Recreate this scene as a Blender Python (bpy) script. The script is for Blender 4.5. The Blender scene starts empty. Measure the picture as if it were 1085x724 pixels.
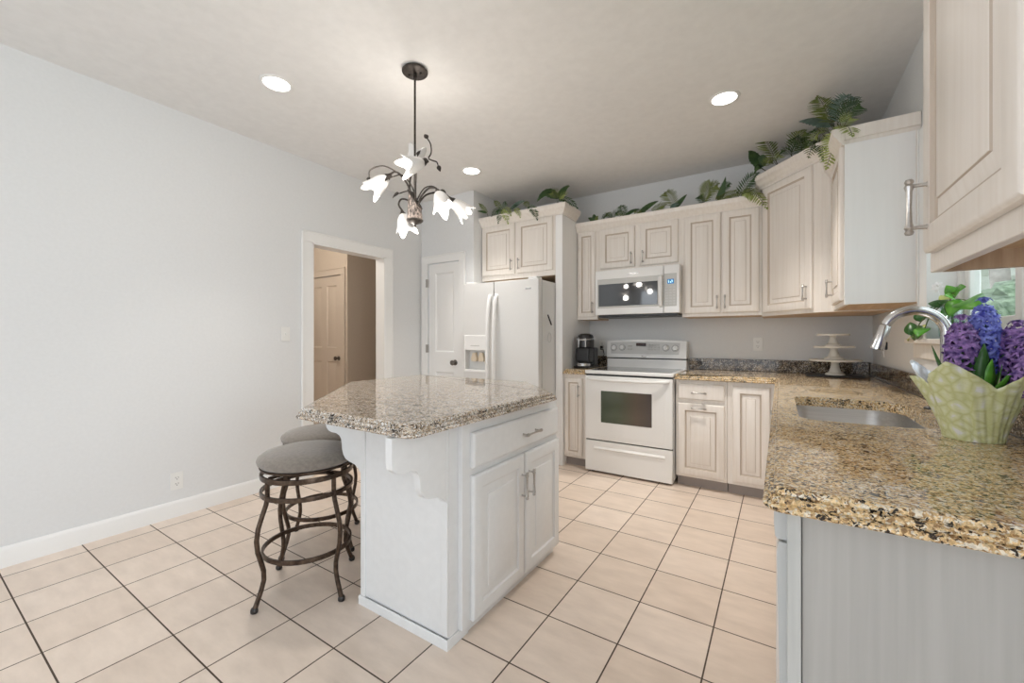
import bpy, bmesh, math, random
from mathutils import Vector, Matrix

PI = math.pi
R = math.radians
random.seed(7)
scene = bpy.context.scene
COL = scene.collection

# ------------------------------------------------------------------ camera
cam_d = bpy.data.cameras.new('camera')
cam = bpy.data.objects.new('camera', cam_d)
COL.objects.link(cam)
cam.location = (0, 0, 1.2)
cam.rotation_euler = (R(90), 0, R(32.913))
cam_d.sensor_width = 36
cam_d.lens = 438 / 1085 * 36
cam_d.shift_y = -3 / 1085
cam_d.clip_start = 0.02
scene.camera = cam

# ------------------------------------------------------------------ exposure, world, daylight
scene.view_settings.view_transform = 'Standard'
scene.view_settings.look = 'None'
scene.view_settings.gamma = 1
scene.view_settings.use_curve_mapping = False
scene.view_settings.exposure = 0.15
try:
    scene.cycles.use_denoising = True
    scene.cycles.max_bounces = 10
    scene.cycles.diffuse_bounces = 6
    scene.cycles.sample_clamp_indirect = 6
except Exception:
    pass
DL_W, CH_W = 118.0, 2.5      # downlights and chandelier bulbs, watts
world = bpy.data.worlds.new('world')
scene.world = world
world.use_nodes = True
bgn = world.node_tree.nodes['Background']
bgn.inputs['Color'].default_value = (0.86, 0.93, 1.0, 1)
bgn.inputs['Strength'].default_value = 2.6


def area(name, loc, rot, sx, sy, power, color=(1, 1, 1)):
    l = bpy.data.lights.new(name, 'AREA')
    l.shape = 'RECTANGLE'
    l.size, l.size_y, l.energy, l.color = sx, sy, power, color
    o = bpy.data.objects.new(name, l)
    COL.objects.link(o)
    o.location, o.rotation_euler = loc, rot
    return o


# daylight entering through the dining room's windows, behind the camera
area('daylight_rear_window', (-1.5, -2.98, 1.35), (R(90), 0, 0), 2.8, 2.0, 6, (0.88, 0.94, 1.0))
area('daylight_patio_door', (3.18, -0.45, 1.2), (R(90), 0, R(90)), 1.7, 2.1, 66, (0.88, 0.94, 1.0))


# ------------------------------------------------------------------ mesh helpers
class MB:
    def __init__(self):
        self.bm = bmesh.new()
        self.wn = False

    def mark(self):
        self.bm.verts.ensure_lookup_table()
        return len(self.bm.verts)

    def xf(self, start, M):
        self.bm.verts.ensure_lookup_table()
        for v in list(self.bm.verts)[start:]:
            v.co = M @ v.co
        return self

    def face(self, vs, mi=0):
        try:
            f = self.bm.faces.new(vs)
            f.material_index = mi
            return f
        except ValueError:
            return None

    def poly(self, pts, mi=0):
        return self.face([self.bm.verts.new(p) for p in pts], mi)

    def box(self, x0, x1, y0, y1, z0, z1, bev=0.0, seg=2, mi=0):
        if x0 > x1: x0, x1 = x1, x0
        if y0 > y1: y0, y1 = y1, y0
        if z0 > z1: z0, z1 = z1, z0
        tmp = bmesh.new()
        bmesh.ops.create_cube(tmp, size=1)
        for v in tmp.verts:
            v.co = Vector(((x0 + x1) / 2 + v.co.x * (x1 - x0), (y0 + y1) / 2 + v.co.y * (y1 - y0), (z0 + z1) / 2 + v.co.z * (z1 - z0)))
        if bev > 0:
            self.wn = True
            b = min(bev, 0.49 * min(x1 - x0, y1 - y0, z1 - z0))
            bmesh.ops.bevel(tmp, geom=list(tmp.edges), offset=b, segments=seg, profile=0.5, affect='EDGES')
        self.take(tmp, mi)
        return self

    def take(self, tmp, mi=None):
        m = {}
        for v in tmp.verts:
            m[v] = self.bm.verts.new(v.co)
        for f in tmp.faces:
            g = self.face([m[v] for v in f.verts])
            if g: g.material_index = f.material_index if mi is None else mi
        tmp.free()

    def tube(self, pts, r, n=8, mi=0, closed=False, flat=1.0):
        pts = [Vector(p) for p in pts]
        k = len(pts)
        rs = r if isinstance(r, (list, tuple)) else [r] * k
        tang = []
        for i in range(k):
            if closed:
                t = pts[(i + 1) % k] - pts[i - 1]
            else:
                t = pts[min(i + 1, k - 1)] - pts[max(i - 1, 0)]
            tang.append(t.normalized())
        u = tang[0].orthogonal().normalized()
        if abs(tang[0].z) < 0.9:
            u = Vector((0, 0, 1)).cross(tang[0]).normalized()
        rings = []
        for i in range(k):
            t = tang[i]
            u = (u - t * u.dot(t))
            u = u.normalized() if u.length > 1e-6 else t.orthogonal().normalized()
            w = t.cross(u)
            ring = []
            for j in range(n):
                a = 2 * PI * j / n
                ring.append(self.bm.verts.new(pts[i] + (u * math.cos(a) + w * math.sin(a) * flat) * rs[i]))
            rings.append(ring)
        for i in range(k if closed else k - 1):
            a, b = rings[i], rings[(i + 1) % k]
            for j in range(n):
                self.face([a[j], a[(j + 1) % n], b[(j + 1) % n], b[j]], mi)
        if not closed:
            self.face(rings[0][::-1], mi)
            self.face(rings[-1], mi)
        return self

    def lathe(self, prof, n=24, c=(0, 0, 0), mi=0, caps=True, scal=None):
        rings = []
        for r, z in prof:
            ring = []
            for j in range(n):
                a = 2 * PI * j / n
                s = scal(a, z) if scal else 1
                ring.append(self.bm.verts.new((c[0] + r * s * math.cos(a), c[1] + r * s * math.sin(a), c[2] + z)))
            rings.append(ring)
        for a, b in zip(rings, rings[1:]):
            for j in range(n):
                self.face([a[j], a[(j + 1) % n], b[(j + 1) % n], b[j]], mi)
        if caps:
            if prof[0][0] > 1e-5: self.face(rings[0][::-1], mi)
            if prof[-1][0] > 1e-5: self.face(rings[-1], mi)
        return self

    def rod(self, a, b, r, n=12, mi=0):
        return self.tube([a, b], r, n, mi)

    def prism(self, pts, vec, mi=0):
        vec = Vector(vec)
        a = [self.bm.verts.new(p) for p in pts]
        b = [self.bm.verts.new(Vector(p) + vec) for p in pts]
        n = len(a)
        self.face(a[::-1], mi)
        self.face(b, mi)
        for i in range(n):
            self.face([a[i], a[(i + 1) % n], b[(i + 1) % n], b[i]], mi)
        return self

    def sweep(self, path, prof, mi=0, z=0.0):
        """profile (d, h) carried along a plan polyline; d is measured to the right of travel, mitred"""
        P = [Vector((p[0], p[1])) for p in path]
        k = len(P)
        rings = []
        for i in range(k):
            d0 = (P[i] - P[i - 1]).normalized() if i > 0 else None
            d1 = (P[i + 1] - P[i]).normalized() if i < k - 1 else None
            n0 = Vector((d0.y, -d0.x)) if d0 else None
            n1 = Vector((d1.y, -d1.x)) if d1 else None
            if n0 and n1:
                m = (n0 + n1)
                m = m / (1 + n0.dot(n1))
            else:
                m = n0 or n1
            rings.append([self.bm.verts.new((P[i].x + m.x * d, P[i].y + m.y * d, z + h)) for d, h in prof])
        n = len(prof)
        for a, b in zip(rings, rings[1:]):
            for j in range(n):
                self.face([a[j], a[(j + 1) % n], b[(j + 1) % n], b[j]], mi)
        self.face(rings[0][::-1], mi)
        self.face(rings[-1], mi)
        return self

    def build(self, name, mats, parent=None, world=False, loc=None, sharp=32):
        bm = self.bm
        bmesh.ops.remove_doubles(bm, verts=bm.verts, dist=1e-6)
        bmesh.ops.recalc_face_normals(bm, faces=bm.faces)
        if world and parent is not None:
            M = Matrix.Identity(4)
            p = parent
            while p is not None:
                M = p.matrix_basis @ M
                p = p.parent
            bm.transform(M.inverted())
        if loc is not None:
            bm.transform(Matrix.Translation(-Vector(loc)))
        me = bpy.data.meshes.new(name)
        bm.to_mesh(me)
        bm.free()
        if not isinstance(mats, (list, tuple)): mats = [mats]
        for m in mats: me.materials.append(m)
        for p in me.polygons: p.use_smooth = True
        me.set_sharp_from_angle(angle=R(sharp))
        o = bpy.data.objects.new(name, me)
        COL.objects.link(o)
        if self.wn:
            wn = o.modifiers.new('weighted_normal', 'WEIGHTED_NORMAL'); wn.keep_sharp = True
        if parent is not None: o.parent = parent
        if loc is not None: o.location = loc
        return o


def tag(o, label, cat, group=None):
    o['label'] = label
    o['category'] = cat
    if group: o['group'] = group
    return o


def thing(name, label, cat, loc=(0, 0, 0), rz=0.0, group=None):
    o = bpy.data.objects.new(name, None)
    o.empty_display_size = 0.1
    COL.objects.link(o)
    o.location = loc
    o.rotation_euler = (0, 0, rz)
    return tag(o, label, cat, group)


def struct(o):
    o['kind'] = 'structure'
    return o


def kids(o):
    return [c for c in COL.objects if c.parent == o]


def dup(o, parent=None):
    c = o.copy()
    COL.objects.link(c)
    if parent is not None: c.parent = parent
    for ch in kids(o): dup(ch, c)
    return c


def round_poly(pts, radii, seg=6):
    out = []
    n = len(pts)
    for i in range(n):
        p, a, b = Vector(pts[i]), Vector(pts[i - 1]), Vector(pts[(i + 1) % n])
        r = radii[i] if isinstance(radii, (list, tuple)) else radii
        if r <= 0:
            out.append((p.x, p.y)); continue
        u, v = (a - p).normalized(), (b - p).normalized()
        ang = u.angle(v)
        d = r / math.tan(ang / 2)
        c = p + (u + v).normalized() * (r / math.sin(ang / 2))
        s, e = p + u * d - c, p + v * d - c
        a0 = math.atan2(s.y, s.x); a1 = math.atan2(e.y, e.x)
        da = (a1 - a0 + PI) % (2 * PI) - PI
        for k in range(seg + 1):
            t = a0 + da * k / seg
            out.append((c.x + r * math.cos(t), c.y + r * math.sin(t)))
    return out


def offset_poly(pts, d):
    """counter-clockwise polygon moved outward by d"""
    n = len(pts)
    out = []
    for i in range(n):
        p, a, b = Vector(pts[i]), Vector(pts[i - 1]), Vector(pts[(i + 1) % n])
        d0, d1 = (p - a).normalized(), (b - p).normalized()
        n0, n1 = Vector((d0.y, -d0.x)), Vector((d1.y, -d1.x))
        m = (n0 + n1) / max(1 + n0.dot(n1), 0.2)
        out.append((p.x + m.x * d, p.y + m.y * d))
    return out


def slab(mb, poly, rings, holes=(), mi=0):
    """horizontal slab: poly is CCW, rings = (outward offset, z) from the bottom to the top, holes go straight through"""
    bm = mb.bm
    loops = []
    for off, z in rings:
        loops.append([bm.verts.new((x, y, z)) for x, y in offset_poly(poly, off)])
    for a, b in zip(loops, loops[1:]):
        n = len(a)
        for j in range(n): mb.face([a[j], a[(j + 1) % n], b[(j + 1) % n], b[j]], mi)
    zb, zt = rings[0][1], rings[-1][1]
    hl = []
    for h in holes:
        lo = [bm.verts.new((x, y, zb)) for x, y in h]
        hi = [bm.verts.new((x, y, zt)) for x, y in h]
        n = len(h)
        for j in range(n): mb.face([lo[j], lo[(j + 1) % n], hi[(j + 1) % n], hi[j]], mi)
        hl.append((lo, hi))
    for lev, loop in ((0, loops[0]), (1, loops[-1])):
        if not holes:
            mb.face(loop[::-1] if lev == 0 else loop, mi)
            continue
        es = []
        for L in [loop] + [h[lev] for h in hl]:
            for j in range(len(L)):
                e = bm.edges.get((L[j], L[(j + 1) % len(L)])) or bm.edges.new((L[j], L[(j + 1) % len(L)]))
                es.append(e)
        g = bmesh.ops.triangle_fill(bm, use_beauty=True, use_dissolve=False, edges=es)
        for f in g['geom']:
            if isinstance(f, bmesh.types.BMFace): f.material_index = mi


# ------------------------------------------------------------------ materials
def nmat(name):
    m = bpy.data.materials.new(name)
    m.use_nodes = True
    nt = m.node_tree
    return m, nt, nt.nodes['Principled BSDF']


def pmat(name, col, rough=0.5, metal=0.0, spec=0.5, **kw):
    m, nt, b = nmat(name)
    b.inputs['Base Color'].default_value = (*col, 1)
    b.inputs['Roughness'].default_value = rough
    b.inputs['Metallic'].default_value = metal
    b.inputs['Specular IOR Level'].default_value = spec
    for k, v in kw.items():
        b.inputs[k.replace('_', ' ')].default_value = v
    return m


def node(nt, t, **kw):
    n = nt.nodes.new(t)
    for k, v in kw.items(): setattr(n, k, v)
    return n


def mapped(nt, scale=(1, 1, 1), loc=(0, 0, 0)):
    tc = node(nt, 'ShaderNodeTexCoord')
    mp = node(nt, 'ShaderNodeMapping')
    mp.inputs['Scale'].default_value = scale
    mp.inputs['Location'].default_value = loc
    nt.links.new(tc.outputs['Object'], mp.inputs['Vector'])
    return mp.outputs['Vector']


def noise(nt, vec, scale, detail=2, rough=0.5):
    n = node(nt, 'ShaderNodeTexNoise')
    n.inputs['Scale'].default_value = scale
    n.inputs['Detail'].default_value = detail
    n.inputs['Roughness'].default_value = rough
    nt.links.new(vec, n.inputs['Vector'])
    return n


def ramp(nt, fac, stops, interp='LINEAR'):
    r = node(nt, 'ShaderNodeValToRGB')
    cr = r.color_ramp
    cr.interpolation = interp
    cr.elements[0].position, cr.elements[0].color = stops[0][0], (*stops[0][1], 1)
    cr.elements[1].position, cr.elements[1].color = stops[1][0], (*stops[1][1], 1)
    for p, c in stops[2:]:
        e = cr.elements.new(p); e.color = (*c, 1)
    nt.links.new(fac, r.inputs['Fac'])
    return r.outputs['Color']


def mix(nt, fac, a, b):
    m = node(nt, 'ShaderNodeMix', data_type='RGBA')
    for k, v in ((0, fac), (6, a), (7, b)):
        if isinstance(v, (int, float)): m.inputs[k].default_value = v
        elif isinstance(v, tuple): m.inputs[k].default_value = (*v, 1)
        else: nt.links.new(v, m.inputs[k])
    return m.outputs[2]


def bump(nt, b, h, strength, dist=0.002):
    n = node(nt, 'ShaderNodeBump')
    n.inputs['Strength'].default_value = strength
    n.inputs['Distance'].default_value = dist
    nt.links.new(h, n.inputs['Height'])
    nt.links.new(n.outputs['Normal'], b.inputs['Normal'])


def noisy(name, c0, c1, scale=(1, 1, 1), ns=20, detail=3, rough=0.5, metal=0.0, bmp=0.0, lo=0.3, hi=0.7, spec=0.5):
    m, nt, b = nmat(name)
    v = mapped(nt, scale)
    n = noise(nt, v, ns, detail)
    nt.links.new(ramp(nt, n.outputs['Fac'], [(lo, c0), (hi, c1)]), b.inputs['Base Color'])
    b.inputs['Roughness'].default_value = rough
    b.inputs['Metallic'].default_value = metal
    b.inputs['Specular IOR Level'].default_value = spec
    if bmp: bump(nt, b, n.outputs['Fac'], bmp)
    return m


M = {}
M['wall'] = noisy('wall_paint', (0.70, 0.71, 0.715), (0.72, 0.73, 0.735), ns=60, rough=0.7, bmp=0.06, spec=0.3)
M['ceiling'] = noisy('ceiling_paint', (0.75, 0.745, 0.735), (0.79, 0.785, 0.775), ns=18, detail=6, rough=0.85, bmp=0.12, spec=0.2)
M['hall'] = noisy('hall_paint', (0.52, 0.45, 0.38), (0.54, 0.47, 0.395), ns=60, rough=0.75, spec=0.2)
M['trim'] = pmat('trim_paint', (0.82, 0.82, 0.81), 0.4)
M['white'] = noisy('island_paint', (0.74, 0.75, 0.755), (0.77, 0.78, 0.785), ns=30, rough=0.38)
M['groove_w'] = pmat('island_groove_paint', (0.72, 0.72, 0.72), 0.4)
M['hall_door'] = pmat('hall_door_paint', (0.55, 0.48, 0.41), 0.45)
M['cream'] = noisy('whitewashed_maple', (0.77, 0.715, 0.655), (0.83, 0.785, 0.735), scale=(55, 55, 2.2), ns=1.0, detail=4, rough=0.36)
M['groove'] = pmat('glazed_groove', (0.52, 0.44, 0.365), 0.45)
M['cab_white'] = noisy('cabinet_white_laminate', (0.85, 0.85, 0.845), (0.875, 0.875, 0.87), scale=(40, 40, 2), ns=1.0, rough=0.3)
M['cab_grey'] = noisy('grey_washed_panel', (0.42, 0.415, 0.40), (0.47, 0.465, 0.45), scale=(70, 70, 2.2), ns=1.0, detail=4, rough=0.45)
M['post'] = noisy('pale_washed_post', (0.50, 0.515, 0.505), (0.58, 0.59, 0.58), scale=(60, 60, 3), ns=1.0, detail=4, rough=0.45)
M['wood'] = noisy('raw_maple_underside', (0.52, 0.36, 0.22), (0.66, 0.48, 0.32), scale=(6, 60, 60), ns=1.0, detail=4, rough=0.55)
M['woodv'] = noisy('maple_end_grain', (0.36, 0.25, 0.165), (0.55, 0.41, 0.29), scale=(55, 55, 4), ns=1.0, detail=4, rough=0.55)
M['toe'] = pmat('toe_kick_grey', (0.34, 0.30, 0.28), 0.6)
M['appl'] = pmat('appliance_enamel', (0.83, 0.83, 0.82), 0.18)
M['appl_tex'] = noisy('fridge_textured_white', (0.70, 0.70, 0.69), (0.73, 0.73, 0.72), ns=300, rough=0.32, bmp=0.05)
M['dw'] = pmat('shaded_white_enamel', (0.56, 0.575, 0.575), 0.25)  # white dishwasher enamel greyed, the shadow it stands in is in the colour
M['seam'] = pmat('dark_gap_rubber', (0.03, 0.03, 0.03), 0.6)
M['grey_plast'] = pmat('light_grey_plastic', (0.58, 0.58, 0.57), 0.35)
M['dial'] = pmat('grey_dial_ring', (0.30, 0.30, 0.30), 0.35)
M['mw_panel'] = pmat('silver_grey_plastic', (0.52, 0.52, 0.50), 0.3)
M['black'] = pmat('black_plastic', (0.02, 0.02, 0.022), 0.35)
M['black_gloss'] = pmat('black_glass', (0.012, 0.012, 0.014), 0.05)
M['silver'] = pmat('silver_plastic', (0.62, 0.62, 0.62), 0.25, 0.7)
M['nickel'] = noisy('satin_nickel', (0.40, 0.38, 0.36), (0.50, 0.48, 0.46), ns=120, rough=0.3, metal=1.0)
M['steel'] = noisy('brushed_stainless', (0.68, 0.67, 0.66), (0.80, 0.79, 0.78), scale=(4, 120, 120), ns=1.0, rough=0.3, metal=1.0)
M['faucet'] = noisy('faucet_stainless', (0.60, 0.60, 0.60), (0.70, 0.70, 0.70), ns=40, rough=0.2, metal=1.0)
M['bronze'] = noisy('antique_bronze', (0.045, 0.030, 0.022), (0.125, 0.088, 0.064), ns=45, detail=4, rough=0.30, metal=0.75)
M['iron'] = noisy('dark_bronze_iron', (0.035, 0.030, 0.027), (0.07, 0.058, 0.05), ns=60, rough=0.45, metal=0.6)
M['rust'] = noisy('mottled_rust_metal', (0.05, 0.04, 0.035), (0.32, 0.265, 0.235), scale=(1, 1, 0.5), ns=110, detail=3, rough=0.5, metal=0.35, lo=0.42, hi=0.62)
M['velvet'] = noisy('taupe_velvet', (0.185, 0.162, 0.14), (0.24, 0.212, 0.184), ns=70, detail=4, rough=0.85, spec=0.2)
M['velvet'].node_tree.nodes['Principled BSDF'].inputs['Sheen Weight'].default_value = 0.4
M['rubber'] = pmat('dark_rubber_foot', (0.015, 0.013, 0.012), 0.35)
M['ceramic'] = pmat('cream_ceramic', (0.80, 0.77, 0.70), 0.22)
M['tray'] = pmat('black_tray', (0.015, 0.014, 0.013), 0.4)
M['plate'] = pmat('outlet_plastic', (0.78, 0.78, 0.76), 0.35)
M['slot'] = pmat('outlet_slot', (0.05, 0.05, 0.05), 0.5)
M['knob'] = pmat('dark_knob_metal', (0.16, 0.145, 0.13), 0.28, 0.9)
M['cream_plast'] = pmat('cream_paddle_plastic', (0.72, 0.62, 0.48), 0.4)


def granite(name, stops, d0=0.785):
    m, nt, b = nmat(name)
    v = mapped(nt)
    nd = noise(nt, v, 70, 3)
    wv = node(nt, 'ShaderNodeMix', data_type='VECTOR')
    wv.inputs[0].default_value = 0.02
    nt.links.new(v, wv.inputs[4]); nt.links.new(nd.outputs['Color'], wv.inputs[5])
    vv = wv.outputs[1]
    vo = node(nt, 'ShaderNodeTexVoronoi')
    vo.inputs['Scale'].default_value = 225
    nt.links.new(vv, vo.inputs['Vector'])
    sp = node(nt, 'ShaderNodeSeparateColor')
    nt.links.new(vo.outputs['Color'], sp.inputs['Color'])
    n0 = noise(nt, v, 22, 3, 0.55)
    ad = node(nt, 'ShaderNodeMath', operation='MULTIPLY_ADD')
    nt.links.new(n0.outputs['Fac'], ad.inputs[0]); ad.inputs[1].default_value = 0.5
    nt.links.new(sp.outputs['Red'], ad.inputs[2])
    base = ramp(nt, ad.outputs[0], stops)
    n1 = noise(nt, vv, 135, 3, 0.55)
    n2 = noise(nt, v, 24, 2, 0.5)
    a2 = node(nt, 'ShaderNodeMath', operation='MULTIPLY_ADD')
    nt.links.new(n2.outputs['Fac'], a2.inputs[0]); a2.inputs[1].default_value = 0.45
    nt.links.new(n1.outputs['Fac'], a2.inputs[2])
    dk = ramp(nt, a2.outputs[0], [(d0, (0, 0, 0)), (d0 + 0.045, (1, 1, 1))])
    c2 = mix(nt, dk, base, (0.032, 0.024, 0.019))
    n3 = noise(nt, v, 190, 2, 0.6)
    gr = ramp(nt, n3.outputs['Fac'], [(0.36, (0.62, 0.60, 0.58)), (0.6, (1.08, 1.08, 1.08))])
    mx = node(nt, 'ShaderNodeMix', data_type='RGBA', blend_type='MULTIPLY')
    mx.inputs[0].default_value = 0.8
    nt.links.new(c2, mx.inputs[6]); nt.links.new(gr, mx.inputs[7])
    nt.links.new(mx.outputs[2], b.inputs['Base Color'])
    b.inputs['Roughness'].default_value = 0.045
    b.inputs['Specular IOR Level'].default_value = 0.38
    return m


M['granite'] = granite('golden_granite', [(0.36, (0.36, 0.22, 0.105)), (0.50, (0.66, 0.45, 0.225)), (0.72, (0.82, 0.61, 0.33)), (0.98, (0.86, 0.68, 0.42)), (1.22, (0.86, 0.72, 0.50)), (1.34, (0.82, 0.75, 0.62))])
M['granite_shaded'] = granite('shaded_speckled_granite', [(0.36, (0.06, 0.045, 0.03)), (0.55, (0.20, 0.14, 0.08)), (0.78, (0.36, 0.27, 0.165)), (1.0, (0.50, 0.42, 0.31)), (1.18, (0.62, 0.55, 0.44)), (1.30, (0.66, 0.62, 0.56))], 0.70)  # darker copy of the counter granite, backsplash shade put into its colour
M['granite_pale'] = granite('grey_beige_granite', [(0.36, (0.24, 0.18, 0.125)), (0.50, (0.50, 0.385, 0.275)), (0.72, (0.63, 0.52, 0.40)), (0.92, (0.64, 0.585, 0.51)), (1.06, (0.74, 0.72, 0.68)), (1.20, (0.80, 0.79, 0.77))])


def tile():
    m, nt, b = nmat('ceramic_floor_tile')
    v = mapped(nt, (1, 1, 1), (1.145 + 0.305 * 40, -1.588 + 0.3095 * 40, 0))
    br = node(nt, 'ShaderNodeTexBrick')
    br.offset = 0.0; br.squash = 1.0
    br.inputs['Scale'].default_value = 1
    br.inputs['Mortar Size'].default_value = 0.0031
    br.inputs['Mortar Smooth'].default_value = 0.15
    br.inputs['Bias'].default_value = 0.0
    br.inputs['Brick Width'].default_value = 0.305
    br.inputs['Row Height'].default_value = 0.3095
    br.inputs['Color1'].default_value = (0.715, 0.60, 0.505, 1)
    br.inputs['Color2'].default_value = (0.78, 0.67, 0.58, 1)
    br.inputs['Mortar'].default_value = (0.075, 0.05, 0.033, 1)
    nt.links.new(v, br.inputs['Vector'])
    v2 = mapped(nt, (2.4, 7, 1))
    n = noise(nt, v2, 2.2, 6, 0.6)
    cl = ramp(nt, n.outputs['Fac'], [(0.3, (0.90, 0.89, 0.88)), (0.7, (1.06, 1.06, 1.06))])
    mx = node(nt, 'ShaderNodeMix', data_type='RGBA', blend_type='MULTIPLY')
    mx.inputs[0].default_value = 1
    nt.links.new(br.outputs['Color'], mx.inputs[6]); nt.links.new(cl, mx.inputs[7])
    nt.links.new(mx.outputs[2], b.inputs['Base Color'])
    rr = ramp(nt, br.outputs['Fac'], [(0.0, (0.3, 0.3, 0.3)), (1.0, (0.8, 0.8, 0.8))])
    nt.links.new(rr, b.inputs['Roughness'])
    inv = node(nt, 'ShaderNodeMath', operation='SUBTRACT')
    inv.inputs[0].default_value = 1.0
    nt.links.new(br.outputs['Fac'], inv.inputs[1])
    bump(nt, b, inv.outputs[0], 0.5, 0.002)
    return m


M['tile'] = tile()


def emis(name, col, strength, base=(0.8, 0.8, 0.8), rough=0.4):
    m, nt, b = nmat(name)
    b.inputs['Base Color'].default_value = (*base, 1)
    b.inputs['Roughness'].default_value = rough
    b.inputs['Emission Color'].default_value = (*col, 1)
    b.inputs['Emission Strength'].default_value = strength
    return m


M['lens'] = emis('downlight_lens', (1.0, 0.96, 0.90), 9.0)
M['shade'] = emis('lit_frosted_glass', (1.0, 0.93, 0.84), 0.06, (0.62, 0.61, 0.60), 0.3)
M['bulb'] = emis('bulb_glow', (1.0, 0.92, 0.80), 5.0)
M['lcd'] = emis('blue_display', (0.02, 0.22, 0.50), 0.6, (0.01, 0.08, 0.2))
M['lcd_text'] = emis('display_digits', (0.5, 0.9, 1.0), 1.2)
M['led'] = pmat('dark_red_display', (0.045, 0.02, 0.015), 0.1)


def glassy(name, tint, gl=0.12, rough=0.0):
    m = bpy.data.materials.new(name)
    m.use_nodes = True
    nt = m.node_tree
    nt.nodes.clear()
    out = node(nt, 'ShaderNodeOutputMaterial')
    tr = node(nt, 'ShaderNodeBsdfTransparent'); tr.inputs['Color'].default_value = (*tint, 1)
    g = node(nt, 'ShaderNodeBsdfGlossy'); g.inputs['Roughness'].default_value = rough
    mx = node(nt, 'ShaderNodeMixShader'); mx.inputs[0].default_value = gl
    nt.links.new(tr.outputs[0], mx.inputs[1]); nt.links.new(g.outputs[0], mx.inputs[2]); nt.links.new(mx.outputs[0], out.inputs[0])
    return m


M['pane'] = glassy('window_glass', (0.96, 0.98, 0.97), 0.06)
M['jar'] = glassy('jar_glass', (0.80, 0.93, 0.90), 0.16, 0.02)
M['water'] = glassy('jar_water', (0.66, 0.84, 0.74), 0.10, 0.02)


def oven_glass():
    m, nt, b = nmat('oven_window_glass')
    v = mapped(nt, (1, 1, 1))
    sp = node(nt, 'ShaderNodeSeparateXYZ'); nt.links.new(v, sp.inputs[0])
    mr = node(nt, 'ShaderNodeMapRange')
    mr.inputs['From Min'].default_value = -0.22; mr.inputs['From Max'].default_value = 0.22
    nt.links.new(sp.outputs['X'], mr.inputs['Value'])
    nt.links.new(ramp(nt, mr.outputs[0], [(0.0, (0.055, 0.075, 0.045)), (0.35, (0.07, 0.085, 0.05)), (0.7, (0.10, 0.075, 0.055)), (1.0, (0.07, 0.055, 0.05))]), b.inputs['Base Color'])
    b.inputs['Roughness'].default_value = 0.09
    b.inputs['Specular IOR Level'].default_value = 0.9
    return m


M['oven_glass'] = oven_glass()
M['mw_glass'] = pmat('microwave_window_glass', (0.05, 0.053, 0.058), 0.04, 0.0, 1.0)
M['cooktop'] = pmat('grey_glass_cooktop', (0.10, 0.10, 0.10), 0.08, 0.0, 0.7)


def leafmat(name, a, b_, rough=0.45):
    m = noisy(name, a, b_, ns=30, rough=rough, spec=0.35)
    return m


M['fern_d'] = leafmat('dark_fern', (0.018, 0.048, 0.016), (0.055, 0.105, 0.03))
M['fern_m'] = leafmat('olive_fern', (0.085, 0.115, 0.028), (0.18, 0.215, 0.06))
M['fern_l'] = leafmat('lime_fern', (0.22, 0.27, 0.07), (0.36, 0.42, 0.14))
M['fern_b'] = leafmat('blue_green_fern', (0.06, 0.10, 0.08), (0.14, 0.20, 0.165))
M['leaf'] = leafmat('bright_green_leaf', (0.05, 0.22, 0.02), (0.15, 0.42, 0.05), 0.3)
M['leaf_d'] = leafmat('deep_green_leaf', (0.015, 0.07, 0.012), (0.045, 0.14, 0.03), 0.3)
M['vine'] = pmat('vine_stem', (0.12, 0.16, 0.05), 0.5)
M['yleaf'] = leafmat('yellow_green_leaf', (0.45, 0.50, 0.12), (0.62, 0.64, 0.25), 0.4)
M['purple'] = noisy('purple_petals', (0.06, 0.025, 0.17), (0.42, 0.24, 0.60), ns=75, rough=0.5, lo=0.35, hi=0.68)
M['blue'] = noisy('blue_petals', (0.04, 0.05, 0.42), (0.30, 0.36, 0.88), ns=75, rough=0.5, lo=0.35, hi=0.68)
M['hedge'] = noisy('hedge_leaves', (0.035, 0.06, 0.03), (0.23, 0.29, 0.20), ns=11, detail=6, rough=0.8)
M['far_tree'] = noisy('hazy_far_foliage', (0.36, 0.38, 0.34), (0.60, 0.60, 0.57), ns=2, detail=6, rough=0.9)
M['bark'] = noisy('grey_bark', (0.16, 0.14, 0.12), (0.34, 0.31, 0.28), ns=6, detail=5, rough=0.9)
M['grass'] = noisy('lawn_grass', (0.16, 0.22, 0.10), (0.28, 0.33, 0.18), ns=4, detail=5, rough=0.9)
M['foil'] = noisy('white_foil', (0.70, 0.72, 0.75), (0.88, 0.89, 0.92), ns=60, rough=0.25, metal=0.3, bmp=0.5)
M['white_petal'] = pmat('white_petal', (0.90, 0.90, 0.90), 0.4)
M['fern_stem'] = pmat('brown_green_stem', (0.05, 0.05, 0.02), 0.6)


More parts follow.
